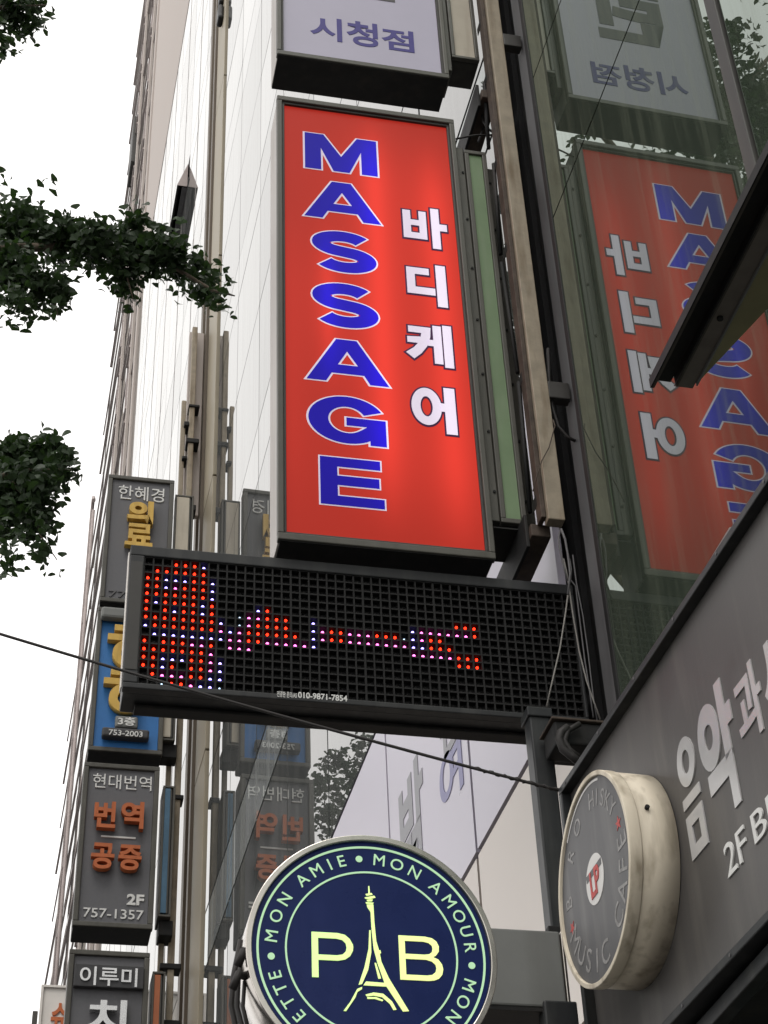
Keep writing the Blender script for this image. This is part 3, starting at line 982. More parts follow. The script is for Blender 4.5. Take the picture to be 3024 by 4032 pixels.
BM = {}
for kx, mname, rad in (('R', 'led_red', 0.0052), ('B', 'led_blue', 0.0054), ('P', 'led_pink', 0.0054), ('D', 'led_dim', 0.0034)):
    me = bulb(rad)
    me.materials.append(MATS[mname])
    BM[kx] = me
for (r, q), kx in lit.items():
    o = bpy.data.objects.new('led_lamp', BM[kx])
    COL.objects.link(o)
    o.parent = LD
    dv = 0.10 if kx == 'R' else -0.06
    o.location = DP.at(gx0+(q+0.5)*cw, gz1-(r+0.5-dv)*ch, -0.016) - LD.location
un = MB()
for r in range(NR):
    for q in range(NC):
        if (r, q) in lit:
            continue
        uu = gx0+(q+0.5)*cw + random.uniform(-.001, .001)
        vv = gz1-(r+0.58)*ch + random.uniform(-.001, .001)
        d = 0.0058
        P0 = [DP.at(uu-d, vv-d*1.6, -0.0238), DP.at(uu+d, vv-d*1.6, -0.0238), DP.at(uu+d, vv+d*1.6, -0.0238), DP.at(uu-d, vv+d*1.6, -0.0238)]
        tip = DP.at(uu, vv, -0.010)
        for e in range(4):
            un.poly([P0[e], P0[(e+1) % 4], tip])
un.build('unlit_lamps', 'led_unlit', LD, stuff=True)
cl = (400, 2100, 1.659)
write_px(DP, '전광판 문의/AS', c(*cl, [(1146, 1045), (1275, 1055), (1160, 1030), (1250, 1075)]), 0.006, 0.0075, 'lettering', 'pale_letter', LD, off=0.01)
write_px(DP, '010-9871-7854', c(*cl, [(1283, 1055), (1605, 1075), (1300, 1036), (1590, 1098)]), 0.006, 0.0075, 'lettering', 'pale_letter', LD, off=0.022)
# underside bracket beams of the display
LB = root('display_bracket', DP.at(1.8, Lz0-0.3, 0.1), 'black steel bracket post standing under the right end of the display board', 'bracket')
MB().pbox(DP, Lx0+0.05, Lx1-0.02, Lz0-0.012, Lz0+0.0, -0.15, -0.09).build('beam', 'black_steel', LB, bevel=0.004)
QP = sign_plane(4.88)
q0 = QP.uv((2098, 2950))[0]; q1 = QP.uv((2180, 2950))[0]
qt = QP.uv((2135, 2795))[1]; qb = QP.uv((2168, 3660))[1]
MB().pbox(QP, q0, q1, qb, qt, -0.07, 0.0).build('post', 'black_paint', LB, bevel=0.006)
MB().pbox(QP, q0-0.008, q1+0.008, qt-0.03, qt+0.006, -0.078, 0.008).build('post_cap', 'black_paint', LB, bevel=0.004)
MB().pbox(QP, q1+0.002, q1+0.16, qt-0.14, qt-0.05, -0.12, -0.02).build('arm', 'black_steel', LB, bevel=0.006)
MB().pbox(QP, q0-0.02, q1+0.10, qb-0.03, qb-0.001, -0.1, 0.03).build('foot_plate', 'black_steel', LB, bevel=0.003)

# ------------------------------------------------------------------ grey box sign lower right
GP = sign_plane(4.5)
gg0 = GP.uv((1700, 3700))[0]; gg1 = GP.uv((2222, 3800))[0]
gzt = GP.uv((2000, 3655))[1]; gzb = GP.uv((2100, 3962))[1]
GB = root('grey_box_sign', GP.at((gg0+gg1)/2, gzb, -0.1), 'plain grey box sign behind the round navy sign', 'sign')
MB().pbox(GP, gg0, gg1-0.004, gzb, gzt, -0.22, 0.0).build('cabinet', 'box_gray', GB, bevel=0.006)
MB().pbox(GP, gg1-0.003, gg1+0.006, gzb+0.003, gzt-0.003, -0.21, 0.006).build('edge_trim', 'steel', GB, bevel=0.002)
MB().pbox(GP, gg0, gg1-0.06, gzb-0.012, gzb-0.001, -0.21, -0.004).build('bottom_plate', 'black_steel', GB)
MB().pbox(GP, gg1-0.075, gg1+0.022, gzb-0.07, gzb+0.016, -0.05, 0.012).build('end_cap', 'black_paint', GB, bevel=0.006)

# ------------------------------------------------------------------ round navy sign
NP = sign_plane(4.0)
ncu, ncv = NP.uv((1466, 3757))
nr = (NP.uv((1933, 3757))[0] - NP.uv((997, 3757))[0])/2
ncv = NP.uv((1466, 3319))[1] - nr
RS = root('round_cafe_sign', NP.at(ncu, ncv, -0.08), 'round navy sign with mint letters P and B around a tower sketch', 'sign')
ROUT = nr*1.055
MB().ringband(NP, ncu, ncv, nr+0.001, ROUT, -0.15, 0.010, 120).build('rim', 'steel', RS, bevel=0.002)
MB().disc(NP, ncu, ncv, nr, -0.05, -0.002, 96).build('face', 'navy', RS)
MB().disc(NP, ncu-0.01, ncv-0.01, nr*1.0, -0.2, -0.151, 64).build('back_drum', 'black_paint', RS)
ck = (900, 3200, 1.3825)
ro = nr*0.962
MB().ringband(NP, ncu, ncv, ro-0.0055, ro, -0.0015, 0.0005, 120).build('outer_line', 'mint', RS)
ri = (NP.uv((1808, 3757))[0] - NP.uv((1128, 3757))[0])/2
MB().ringband(NP, ncu, ncv, ri-0.0045, ri, -0.0015, 0.0005, 120).build('inner_line', 'mint', RS)
ringtxt = [('E', 378, 1110), ('T', 318, 1035), ('T', 275, 960), ('E', 262, 880), ('•', 238, 780), ('M', 245, 672), ('O', 270, 565), ('N', 315, 475), ('A', 415, 380),
           ('M', 482, 318), ('I', 552, 285), ('E', 617, 268), ('•', 710, 250), ('M', 820, 257), ('O', 918, 278), ('N', 1015, 320), ('A', 1125, 410), ('M', 1200, 483),
           ('O', 1258, 562), ('U', 1298, 645), ('R', 1322, 735), ('•', 1333, 833), ('M', 1325, 945), ('O', 1288, 1035), ('N', 1232, 1120)]
rm = 0
us = [NP.uv(c(*ck, [(x, y)])[0]) for _, x, y in ringtxt]
rm = sum(math.hypot(a-ncu, b-ncv) for a, b in us)/len(us)
lh = 0.0305
gM = glyph('M')
capH = gM[5]-gM[4]
for (chx, _, _), (a, b) in zip(ringtxt, us):
    an = math.atan2(b-ncv, a-ncu)
    uu, vv = ncu+cos(an)*rm, ncv+sin(an)*rm
    if chx == '•':
        MB().disc(NP, uu, vv, 0.0088, -0.0015, 0.0005, 20).build('dot', 'mint', RS)
        continue
    gq = glyph(chx, 0.0)
    w = (gq[3]-gq[2])/capH*lh
    write(NP, chx, (uu-w/2, uu+w/2, vv-lh/2, vv+lh/2), -0.0015, 0.0005, 'letter', 'mint', RS, off=0.0, rot=an-pi/2)
n_ = mat('lime', (0.6, 0.8, 0.35), 0.4)
b_ = n_.node_tree.nodes['Principled BSDF']
ge = n_.node_tree.nodes.new('ShaderNodeNewGeometry'); sx = n_.node_tree.nodes.new('ShaderNodeSeparateXYZ')
n_.node_tree.links.new(ge.outputs['Position'], sx.inputs[0])
mr = n_.node_tree.nodes.new('ShaderNodeMapRange')
mr.inputs['From Min'].default_value = ncu-0.22; mr.inputs['From Max'].default_value = ncu+0.2
n_.node_tree.links.new(sx.outputs['X'], mr.inputs['Value'])
rp = n_.node_tree.nodes.new('ShaderNodeValToRGB')
rp.color_ramp.elements[0].color = (0.42, 1.0, 0.30, 1)
rp.color_ramp.elements[1].color = (0.92, 0.92, 0.30, 1)
n_.node_tree.links.new(mr.outputs[0], rp.inputs['Fac'])
n_.node_tree.links.new(rp.outputs[0], b_.inputs['Emission Color'])
b_.inputs['Emission Strength'].default_value = 0.62
write_px(NP, [[(0, 0), (0, 1), (.62, 1), (.8, .97), (.92, .88), (.99, .76), (1, .7), (.99, .62), (.92, .5), (.8, .42), (.62, .385), (.155, .385), (.155, 0)],
              [(.155, .50), (.155, .875), (.6, .875), (.74, .85), (.82, .78), (.84, .69), (.82, .6), (.74, .525), (.6, .5)]],
         c(*ck, [(452, 650), (678, 700), (455, 893), (470, 648)]), -0.0015, 0.0008, 'letter', 'lime', RS)
write_px(NP, [[(0, 0), (0, 1), (.62, 1), (.78, .97), (.88, .9), (.93, .79), (.92, .67), (.85, .58), (.78, .54), (.9, .49), (.98, .38), (1, .27), (.97, .15), (.89, .06), (.78, .015), (.65, 0)],
              [(.14, .585), (.14, .885), (.58, .885), (.7, .86), (.77, .8), (.78, .73), (.76, .65), (.69, .6), (.58, .585)],
              [(.14, .115), (.14, .475), (.62, .475), (.75, .44), (.83, .37), (.845, .29), (.82, .2), (.74, .135), (.62, .115)]],
         c(*ck, [(925, 675), (1168, 840), (930, 667), (1100, 915)]), -0.0015, 0.0008, 'letter', 'lime', RS)
tower = [[(760, 400), (766, 400), (770, 440), (761, 440)], [(745, 443), (778, 437), (784, 446), (752, 452)], [(740, 462), (792, 452), (800, 462), (770, 470), (746, 468)],
         [(752, 474), (785, 472), (782, 482), (756, 483)], [(746, 487), (790, 490), (786, 497), (750, 495)],
         [(752, 500), (788, 500), (794, 600), (804, 700), (820, 752), (832, 812), (872, 900), (982, 1080), (950, 1082), (852, 934), (812, 822), (790, 740), (779, 640), (773, 540), (756, 515)],
         [(766, 640), (773, 640), (777, 760), (760, 856), (727, 932), (708, 936), (740, 840), (762, 740)],
         [(727, 948), (726, 960), (702, 975), (690, 1006), (640, 1080), (626, 1078), (662, 1030), (700, 960)],
         [(748, 919), (852, 927), (858, 946), (734, 939)], [(795, 818), (803, 818), (830, 902), (816, 904)],
         [(746, 990), (790, 979), (842, 986), (890, 1028), (914, 1072), (898, 1074), (878, 1040), (836, 1004), (790, 995), (752, 999)],
         [(754, 1004), (802, 1004), (842, 1020), (838, 1026), (796, 1013), (757, 1013)], [(812, 752), (826, 748), (830, 764), (818, 772)]]
tw = MB()
for pg in tower:
    tw.prism(NP, [NP.uv(p) for p in c(*ck, pg)], -0.0015, 0.0008)
tw.build('tower_emblem', 'lime', RS)
# clamp and cables behind the round sign
bk = MB()
for q, (px, py) in enumerate(((960, 3745), (940, 3835))):
    h = NP.hit((px, py))
    bk.tube([h + Vector((0.03, 0.06, 0.02)), h, h + Vector((-0.012, 0.02, -0.03))], 0.011, 8)
bk.tube([NP.hit(p) + NP.n*-0.09 for p in ((968, 3640), (940, 3780), (930, 3900), (960, 4040), (1000, 4120))], 0.007, 8)
bk.tube([NP.hit(p) + NP.n*-0.07 for p in ((985, 3660), (955, 3800), (950, 3920), (985, 4050), (1020, 4120))], 0.006, 8)
bk.tube([NP.hit(p) + NP.n*-0.05 for p in ((975, 3830), (968, 3930), (1000, 4060))], 0.005, 8)
bk.build('cables', 'cable', RS)
MB().pbox(NP, ncu-0.03, ncu+0.03, ncv-0.04, ncv+0.04, -0.36, -0.201).build('mount_arm', 'black_steel', RS, bevel=0.004)
MB().pbox(NP, ncu+0.031, ncu+0.2, ncv-0.03, ncv+0.03, -0.35, -0.29).build('mount_arm', 'black_steel', RS, bevel=0.004)

# ------------------------------------------------------------------ black fascia sign with steel letters
AB = -0.030853
fy = Vector((sin(AB), cos(AB), 0))
FP = Pl((1.6, 4.2, CAMZ), -fy, (-cos(AB), sin(AB), 0))
fl = FP.uv((2196, 3109)); f2 = FP.uv((2730, 2300)); fb_ = FP.uv((2640, 4032)); fb2 = FP.uv((3024, 3622))
fu0 = fl[0]; fv1 = (fl[1]+f2[1])/2; fv0 = (fb_[1]+fb2[1])/2; fu1 = fu0 + 4.5
FS = root('fascia_sign', FP.at(fu0+1, fv0, -0.1), 'long black fascia sign with mirror steel Korean letters at the right', 'sign')
MB().pbox(FP, fu0+0.02, fu1, fv0+0.02, fv1-0.02, -0.16, -0.03).build('panel', 'fascia', FS)
ff = MB()
ff.pbox(FP, fu0, fu1, fv1-0.022, fv1, -0.16, 0.0)
ff.pbox(FP, fu0, fu1, fv0, fv0+0.022, -0.16, 0.0)
ff.pbox(FP, fu0, fu0+0.022, fv0+0.022, fv1-0.022, -0.16, 0.0)
ff.build('frame', 'black_paint', FS, bevel=0.003)
MB().pbox(FP, fu0-0.0, fu1, fv1+0.0005, fv1+0.007, -0.16, -0.03).build('top_flashing', 'post_gray', FS)
c7 = (1924, 2300, 1.508)
c8 = (1924, 2932, 1.508)
mat('mirror_steel', (0.46, 0.455, 0.45), 0.16, metal=0.25, var=0.06, vscale=6)
kf = -0.03
write_px(FP, [oval(.5, .79, .47, .21), oval(.5, .79, .2, .10), [(.03, .43), (.03, .52), (.97, .52), (.97, .43)], [(.05, 0), (.05, .36), (.95, .36), (.95, 0)], [(.3, .1), (.7, .1), (.7, .26), (.3, .26)]], c(*c7, [(1110, 1040), (1165, 892)]) + c(*c8, [(1220, 682), (1306, 575)]), kf, kf+0.0035, 'letter', 'mirror_steel', FS)
write_px(FP, '악', c(*c7, [(1227, 860), (1350, 575), (1530, 1250), (1500, 1281)]), kf, kf+0.0035, 'letter', 'mirror_steel', FS, off=0.045)
write_px(FP, '과', c(*c7, [(1447, 650), (1570, 415), (1655, 830), (1640, 843)]), kf, kf+0.0035, 'letter', 'mirror_steel', FS, off=0.026)
r3 = FP.shift(kf).box(c(*c7, [(1447, 650), (1570, 415), (1655, 830), (1640, 843)]))
wd = r3[1]-r3[0]
write(FP, '사', (r3[1]+0.02, r3[1]+0.02+wd, r3[2], r3[3]), kf, kf+0.0035, 'letter', 'mirror_steel', FS, off=0.045)
s2 = FP.shift(kf).box(c(*c8, [(1405, 650), (1525, 520), (1500, 492), (1437, 788)]))
write(FP, '2F', s2, kf, kf+0.004, 'lettering', 'pale_letter', FS, off=0.0)
s3 = FP.shift(kf).box(c(*c8, [(1562, 440), (1650, 430), (1600, 372), (1595, 596)]))
for q, chx in enumerate('BEER'):
    w = (s3[1]-s3[0])
    write(FP, chx, (s3[0]+q*w*1.22, s3[0]+q*w*1.22+w, s2[2]+0.006, s2[3]-0.002), kf, kf+0.004, 'letter', 'pale_letter', FS, off=0.0)
for q in range(16):
    MB().disc(FP, fu0+0.06+q*0.28, fv1-0.011, 0.0045, 0.0, 0.0018, 8).build('screw', 'post_gray', FS)
    MB().disc(FP, fu0+0.06+q*0.28, fv0+0.011, 0.0045, 0.0, 0.0018, 8).build('screw', 'post_gray', FS)
# cable loop at its end
lp = [FP.hit(p) + FP.n*-0.05 for p in c(*c7, [(440, 1230), (410, 1330), (385, 1370), (383, 1410), (400, 1440), (432, 1450)])]
MB().tube(lp, 0.004, 8).build('cable_loop', 'pale_letter', FS)

# --- round music cafe sign on it
AD = -0.00735
DPm = Pl((1.512, 3.9228, 2.0747+CAMZ), (-sin(AD), -cos(AD), 0), (-cos(AD), sin(AD), 0))
dcu, dcv, dr, dep = 0.0, 0.0, 0.2725, 0.10
MR = root('music_cafe_sign', DPm.at(dcu, dcv, -0.07), 'weathered cream drum sign with grey face reading MUSIC CAFE', 'sign')
MB().ringband(DPm, dcu, dcv, dr-0.004, dr, -dep-0.03, -0.034, 110).build('drum', 'drum_cream', MR)
MB().ringband(DPm, dcu, dcv, dr-0.010, dr+0.003, -0.033, 0.0, 110).build('rim', 'drum_cream', MR, bevel=0.002)
MB().disc(DPm, dcu, dcv, dr-0.0105, -0.03, -0.008, 90).build('face', 'disc_gray', MR)
kd = -0.008
MB().ringband(DPm, dcu, dcv, dr-0.022, dr-0.016, kd, kd+0.001, 60, 1.15, 2.3).build('white_arc', 'disc_white', MR)
MB().disc(DPm, dcu, dcv-0.002, 0.066, kd, kd+0.0012, 48).build('record_label', 'disc_white', MR)
MB().pbox(DPm, dcu-0.058, dcu+0.058, dcv+0.012, dcv+0.030, kd+0.0012, kd+0.002).build('label_band', 'disc_gray', MR)
write(DPm, 'LP', (dcu-0.034, dcu+0.036, dcv-0.045, dcv+0.028), kd+0.002, kd+0.0032, 'letter', 'disc_red', MR, off=0.025)


def around(P, cu, cv, r, txt, a_start, a_end, hgt, m, par, inward=False, skip=()):
    nn_ = len(txt)
    for q, chx in enumerate(txt):
        if chx == ' ' or q in skip:
            continue
        an = a_start + (a_end-a_start)*q/(nn_-1)
        uu, vv = cu+cos(an)*r, cv+sin(an)*r
        gq = glyph(chx, 0.0)
        w = min((gq[3]-gq[2])/capH*hgt, hgt*1.1)
        write(P, chx, (uu-w/2, uu+w/2, vv-hgt/2, vv+hgt/2), kd, kd+0.001, 'letter', m, par, off=0.0, rot=(an+pi/2) if inward else (an-pi/2))


rad = dr*0.76
around(DPm, dcu, dcv, rad*1.0, 'MUSIC CAFE', radians(203), radians(360), 0.06, 'disc_worn', MR, inward=True)
around(DPm, dcu, dcv, rad*1.0, 'BEER O WHISKY', radians(172), radians(32), 0.045, 'disc_worn', MR, skip=(1, 2, 4, 7))
for an in (radians(192), radians(14)):
    st = []
    for q in range(10):
        rr = 0.020 if q % 2 == 0 else 0.008
        st.append((dcu+cos(an)*rad+cos(an+q*pi/5)*rr, dcv+sin(an)*rad+sin(an+q*pi/5)*rr))
    MB().prism(DPm, st, kd, kd+0.001).build('star', 'disc_red', MR)
for (du, dv) in ((dr*0.9999, 0.05),):
    MB().tube([DPm.at(dcu+dr*0.98, dcv+0.06, -0.06), DPm.at(dcu+dr*1.012, dcv+0.062, -0.06)], 0.006, 10).build('rivet_hole', 'black_steel', MR)

# ------------------------------------------------------------------ channel rail, upper right
CP = Pl((1.70, 0, 0), (0, -1, 0), (-1, 0, 0))
ce = CP.hit((2560, 1528))
RA = root('channel_rail', (1.70, ce.y-0.6, ce.z), 'dark cut off steel channel with an olive sheet sloping across the red reflection', 'rail')
ya, yb, zc = ce.y, ce.y-3.4, ce.z
MB().bx(1.700, 1.704, yb, ya, zc, zc+0.034).build('web', 'black_steel', RA, bevel=0.001)
MB().bx(1.7045, 1.764, yb, ya-0.006, zc+0.028, zc+0.032).build('top_plate', 'black_steel', RA)
MB().bx(1.7045, 1.712, yb, ya-0.002, zc, zc+0.003).build('lip', 'channel', RA)
MB().bx(1.7645, 1.769, yb, ya-0.03, zc-0.004, zc+0.034).build('web', 'black_steel', RA, bevel=0.001)
MB().bx(1.7695, 1.826, yb, ya-0.012, zc+0.008, zc+0.014).build('soffit', 'soffit_brown', RA)
MB().bx(1.7695, 1.7755, yb, ya-0.02, zc-0.001, zc+0.0075).build('lip', 'channel', RA)
MB().bx(1.8265, 1.831, yb, ya-0.035, zc-0.003, zc+0.034).build('web', 'box_gray', RA, bevel=0.001)
zl = zc + 0.004
tip = CAM + ray((3130, 1100))*((zl-CAMZ)/ray((3130, 1100)).z)
sh = MB()
P3 = [Vector((1.8315, ya-0.05, zl)), Vector((1.8315, 2.3, zl)), Vector((tip.x+0.02, 2.3, zl)), Vector((tip.x, tip.y, zl))]
sh.hexa([p for p in P3] + [p+Vector((0, 0, 0.006)) for p in P3])
sh.build('olive_sheet', 'olive_plate', RA)
MB().tube([(1.798, ya-0.30, zc+0.008), (1.798, ya-0.30, zc+0.001)], 0.009, 10).build('bolt', 'black_steel', RA)
# bent metal cover behind the fascia top
ca_, cb_ = FP.uv((2716, 2245))[0], FP.uv((2848, 2050))[0]
BK = root('cover_plate', FP.at(ca_, fv1, -0.03), 'bent grey sheet metal cover on the top edge of the fascia sign', 'metal cover')
bk = MB()
bk.hexa([FP.at(ca_, fv1+0.008, -0.05), FP.at(cb_, fv1+0.008, -0.05), FP.at(cb_, fv1+0.008, -0.012), FP.at(ca_, fv1+0.008, -0.012),
         FP.at(ca_-0.012, fv1+0.05, -0.075), FP.at(cb_-0.03, fv1+0.062, -0.075), FP.at(cb_-0.03, fv1+0.05, -0.03), FP.at(ca_-0.004, fv1+0.04, -0.03)])
bk.build('cover', 'channel_gray', BK, bevel=0.004)
# dark lintel box behind and below the fascia
LT = root('shopfront_lintel', (2.0, 2, fv0+CAMZ), 'black soffit of the shopfront under the fascia sign', 'soffit')
MB().bx(1.70, 3.2, -6, 4.12, fv0+CAMZ-0.045, fv0+CAMZ+0.3).build('soffit', 'black_steel', LT)
MB().bx(1.66, 1.70, -6, 4.16, fv0+CAMZ-0.05, fv0+CAMZ-0.012).build('edge', 'black_paint', LT, bevel=0.004)
MB().bx(1.76, 1.96, 4.20, 4.24, 1.0, fv1+CAMZ-0.1).build('return_panel', 'black_paint', LT, bevel=0.004)

# ------------------------------------------------------------------ left hand signs on their post
T = sign_plane(15.6)


def left_sign(name, label, pts, bottom, face, side_acr, top_open=None, sb=None):
    """pts: pixels of frame TL, TR, BL"""
    (tl, tr, bl) = pts
    a = T.uv(tl); b = T.uv(tr); d = T.uv(bl)
    uu0 = (a[0]+d[0])/2; uu1 = b[0]; vv1 = (a[1]+b[1])/2; vv0 = d[1]
    r = root(name, T.at((uu0+uu1)/2, vv0, -0.2), label, 'sign', 'signs stacked on the far post')
    MB().pbox(T, uu0+0.006, uu1-0.006, vv0+0.006, vv1-0.006, -bottom, -0.06).build('cabinet', 'frame_dark', r, bevel=0.006)
    MB().frame(T, uu0, uu1, vv0, vv1, 0.05, -0.058, 0.012).build('frame', 'frame', r, bevel=0.008)
    MB().pbox(T, uu0+0.051, uu1-0.051, vv0+0.051, vv1-0.051, -0.058, -0.02).build('face_panel', face, r)
    MB().pbox(T, uu0+0.01, uu1-0.01, vv0-0.006, vv0+0.005, -bottom+0.01, -0.004).build('bottom_plate', 'black_steel', r)
    sx0, sx1, sv0, sv1 = sb
    MB().pbox(T, sx0, sx1, sv0, sv1, -bottom, -0.09).build('side_cabinet', 'frame_dark', r, bevel=0.006)
    MB().frame(T, sx0, sx1, sv0, sv1, 0.0215, -0.088, -0.05).build('side_frame', 'frame', r, bevel=0.004)
    MB().pbox(T, sx0+0.022, sx1-0.05, sv0+0.036, sv1-0.036, -0.088, -0.045).build('side_light', side_acr, r)
    MB().pbox(T, sx1-0.0495, sx1-0.036, sv0+0.037, sv1-0.037, -0.088, -0.055).build('side_strip', 'frame', r)
    MB().pbox(T, sx0+0.02, sx1+0.03, sv0-0.16, sv0-0.002, -bottom, -0.12).build('side_bracket', 'black_steel', r, bevel=0.01)
    return r, uu0, uu1, vv0, vv1


cA = (100, 2900, 1.659)
cB = (0, 1800, 1.508)
cC = (0, 1000, 1.508)
k3 = -0.02


def sx_(px, py):
    return T.uv((px, py))


# translation office (grey, orange letters)
sb = (sx_(634, 3350)[0], sx_(676, 3350)[0]+0.02, sx_(660, 3600)[1], sx_(645, 3082)[1])
r, *_b = left_sign('translation_sign', 'grey sign with raised orange letters and 2F 757-1357', ((335, 3002), (630, 3020), (281, 3644)), 0.36, 'panel_gray', 'blue_acrylic', sb=sb)
write_px(T, '현대번역', c(*cA, [(440, 290), (825, 300), (475, 240), (815, 356)]), k3, k3+0.012, 'lettering', 'pale_letter', r, off=0.0)
for body, pts in (('번', [(452, 480), (592, 500), (465, 418), (500, 592)]), ('역', [(628, 470), (776, 480), (680, 422), (760, 603)]),
                  ('공', [(430, 770), (582, 770), (440, 690), (495, 862)]), ('증', [(608, 780), (760, 780), (625, 703), (680, 872)])):
    write_px(T, body, c(*cA, pts), k3+0.03, k3+0.10, 'letter', 'orange_letter', r, off=0.03)
a = T.uv(c(*cA, [(495, 645)])[0]); b = T.uv(c(*cA, [(720, 663)])[0])
MB().pbox(T, a[0], b[0], b[1]+0.012, a[1]-0.012, k3, k3+0.012).build('rule', 'pale_letter', r)
write_px(T, '2F', c(*cA, [(663, 1060), (776, 1060), (690, 1028), (700, 1100)]), k3, k3+0.012, 'lettering', 'pale_letter', r, off=0.035)
write_px(T, '757-1357', c(*cA, [(378, 1145), (772, 1160), (400, 1116), (750, 1197)]), k3, k3+0.012, 'lettering', 'pale_letter', r, off=0.006)
# lowest grey sign
sb = (sx_(600, 3900)[0], sx_(640, 3900)[0]+0.03, sx_(600, 4420)[1], sx_(610, 3815)[1])
r, *_b = left_sign('dental_sign', 'lowest grey sign with a dark name plate above a big raised letter', ((281, 3738), (591, 3752), (215, 4420)), 0.36, 'panel_gray', 'orange_acrylic', sb=sb)
q = T.shift(k3+0.07).box(c(*cA, [(318, 1560), (774, 1570), (340, 1482), (760, 1648)]))
MB().pbox(T, q[0], q[1], q[2], q[3], k3+0.02, k3+0.07).build('name_plate', 'plate_dark', r, bevel=0.006)
write_px(T, '이루미', c(*cA, [(356, 1560), (732, 1570), (420, 1500), (715, 1636)]), k3+0.07, k3+0.085, 'lettering', 'steel_letter', r, off=0.012)
write_px(T, '치', c(*cA, [(408, 1800), (662, 1800), (480, 1715), (640, 1960)]), k3+0.02, k3+0.10, 'letter', 'steel_letter', r, off=0.025)
# blue sign with gold letters
sb = (sx_(637, 2800)[0], sx_(700, 2880)[0]-0.02, sx_(680, 2905)[1], sx_(700, 2450)[1])
r, bu0, bu1, bv0, bv1 = left_sign('blue_clinic_sign', 'blue sign with raised gold letters half hidden by the display board', ((391, 2393), (664, 2412), (341, 2953)), 0.30, 'panel_blue', 'tan_acrylic', sb=sb)
gl1 = T.uv(c(*cB, [(636, 1000)])[0]); gl2 = T.uv(c(*cB, [(690, 1245)])[0])
v_a = T.shift(k3+0.1).uv(c(*cB, [(690, 992)])[0])[1]; v_c = T.shift(k3+0.1).uv(c(*cB, [(660, 1255)])[0])[1]
ug = T.shift(k3+0.1).uv(c(*cB, [(638, 1110)])[0])[0]; ug2 = T.shift(k3+0.1).uv(c(*cB, [(614, 1370)])[0])[0]
o1 = T.shift(k3+0.1).uv(c(*cB, [(768, 1165)])[0]); o2 = T.shift(k3+0.1).uv(c(*cB, [(748, 1428)])[0])
HIEUT = [[(.14, .62), (.14, 1), (.80, 1), (.80, .62)], [(.0, 0), (.0, .40), (1, .40), (1, 0)]]
for (uq, va, (ou, ov)) in ((ug, v_a, o1), (ug2, v_c, o2)):
    write(T, HIEUT, (uq, ou+(ou-uq), ov+0.155, va), k3+0.02, k3+0.10, 'letter', 'gold', r)
    MB().ringband(T, ou, ov, 0.085, 0.172, k3+0.02, k3+0.10, 40).build('letter', 'gold', r)
q = T.shift(k3+0.1).box(c(*cB, [(600, 930), (760, 930), (650, 890), (650, 955)]))
MB().pbox(T, q[0], bu1-0.2, q[2], q[3], k3+0.02, k3+0.12).build('name_plate', 'box_gray', r, bevel=0.03)
q = T.shift(k3+0.1).box(c(*cB, [(684, 1570), (820, 1570), (750, 1532), (750, 1600)]))
MB().pbox(T, q[0], q[1], q[2], q[3], k3+0.02, k3+0.09).build('name_plate', 'box_gray', r, bevel=0.02)
write_px(T, '3층', c(*cB, [(700, 1570), (803, 1575), (720, 1540), (770, 1594)]), k3+0.09, k3+0.10, 'lettering', 'pale_letter', r, off=0.02)
q = T.shift(k3+0.1).box(c(*cB, [(605, 1640), (886, 1645), (700, 1610), (700, 1664)]))
MB().pbox(T, q[0], q[1], q[2], q[3], k3+0.02, k3+0.12).build('name_plate', 'plate_dark', r, bevel=0.02)
write_px(T, '753-2003', c(*cB, [(645, 1640), (847, 1645), (700, 1619), (800, 1658)]), k3+0.12, k3+0.13, 'lettering', 'pale_letter', r, off=0.01)
# top grey sign with gold letters
sb = (sx_(690, 2000)[0], sx_(757, 2000)[0]+0.02, sx_(700, 2330)[1], sx_(720, 1938)[1])
r, *_b = left_sign('medical_sign', 'topmost grey sign with two raised gold letters below a pale name', ((432, 1868), (687.5, 1894), (388, 2366)), 0.16, 'panel_gray', 'tan_acrylic', sb=sb)
write_px(T, '한혜경', c(*cC, [(705, 1400), (975, 1430), (735, 1371), (945, 1474)]), k3, k3+0.012, 'lettering', 'pale_letter', r, off=0.0)
write_px(T, '의', c(*cC, [(755, 1560), (912, 1530), (815, 1462), (890, 1606)]), k3+0.02, k3+0.09, 'letter', 'gold', r, off=0.05)
write_px(T, '료', c(*cB, [(741, 500), (906, 500), (830, 394), (800, 522)]), k3+0.02, k3+0.09, 'letter', 'gold', r, off=0.03)
write_px(T, '777', c(*cB, [(644, 810), (800, 815), (660, 790), (700, 832)]), k3, k3+0.012, 'lettering', 'post_gray', r, off=0.0)
# cream sign farther away
T2 = sign_plane(23)
a = T2.uv((166, 3880)); b = T2.uv((300, 3884))
CS = root('cream_sign', T2.at(a[0]+0.3, a[1]-2.5, -0.2), 'small cream sign with an orange letter at the lower left corner', 'sign')
MB().pbox(T2, a[0], a[0]+1.1, a[1]-2.4, a[1], -0.42, -0.02).build('cabinet', 'cream_panel', CS, bevel=0.01)
MB().frame(T2, a[0]-0.01, a[0]+1.11, a[1]-2.41, a[1]+0.01, 0.035, -0.018, 0.015).build('frame', 'cream_panel', CS, bevel=0.004)
write_px(T2, '슈', c(100, 2900, 1.955, [(200, 2120), (330, 2120), (250, 2050), (250, 2260)]), -0.02, 0.004, 'letter', 'orange_letter', CS, off=0.03)
MB().pbox(T2, a[0]-0.09, a[0]-0.02, a[1]-0.75, a[1]-0.25, -0.42, -0.25).build('hinge_box', 'frame_dark', CS, bevel=0.01)
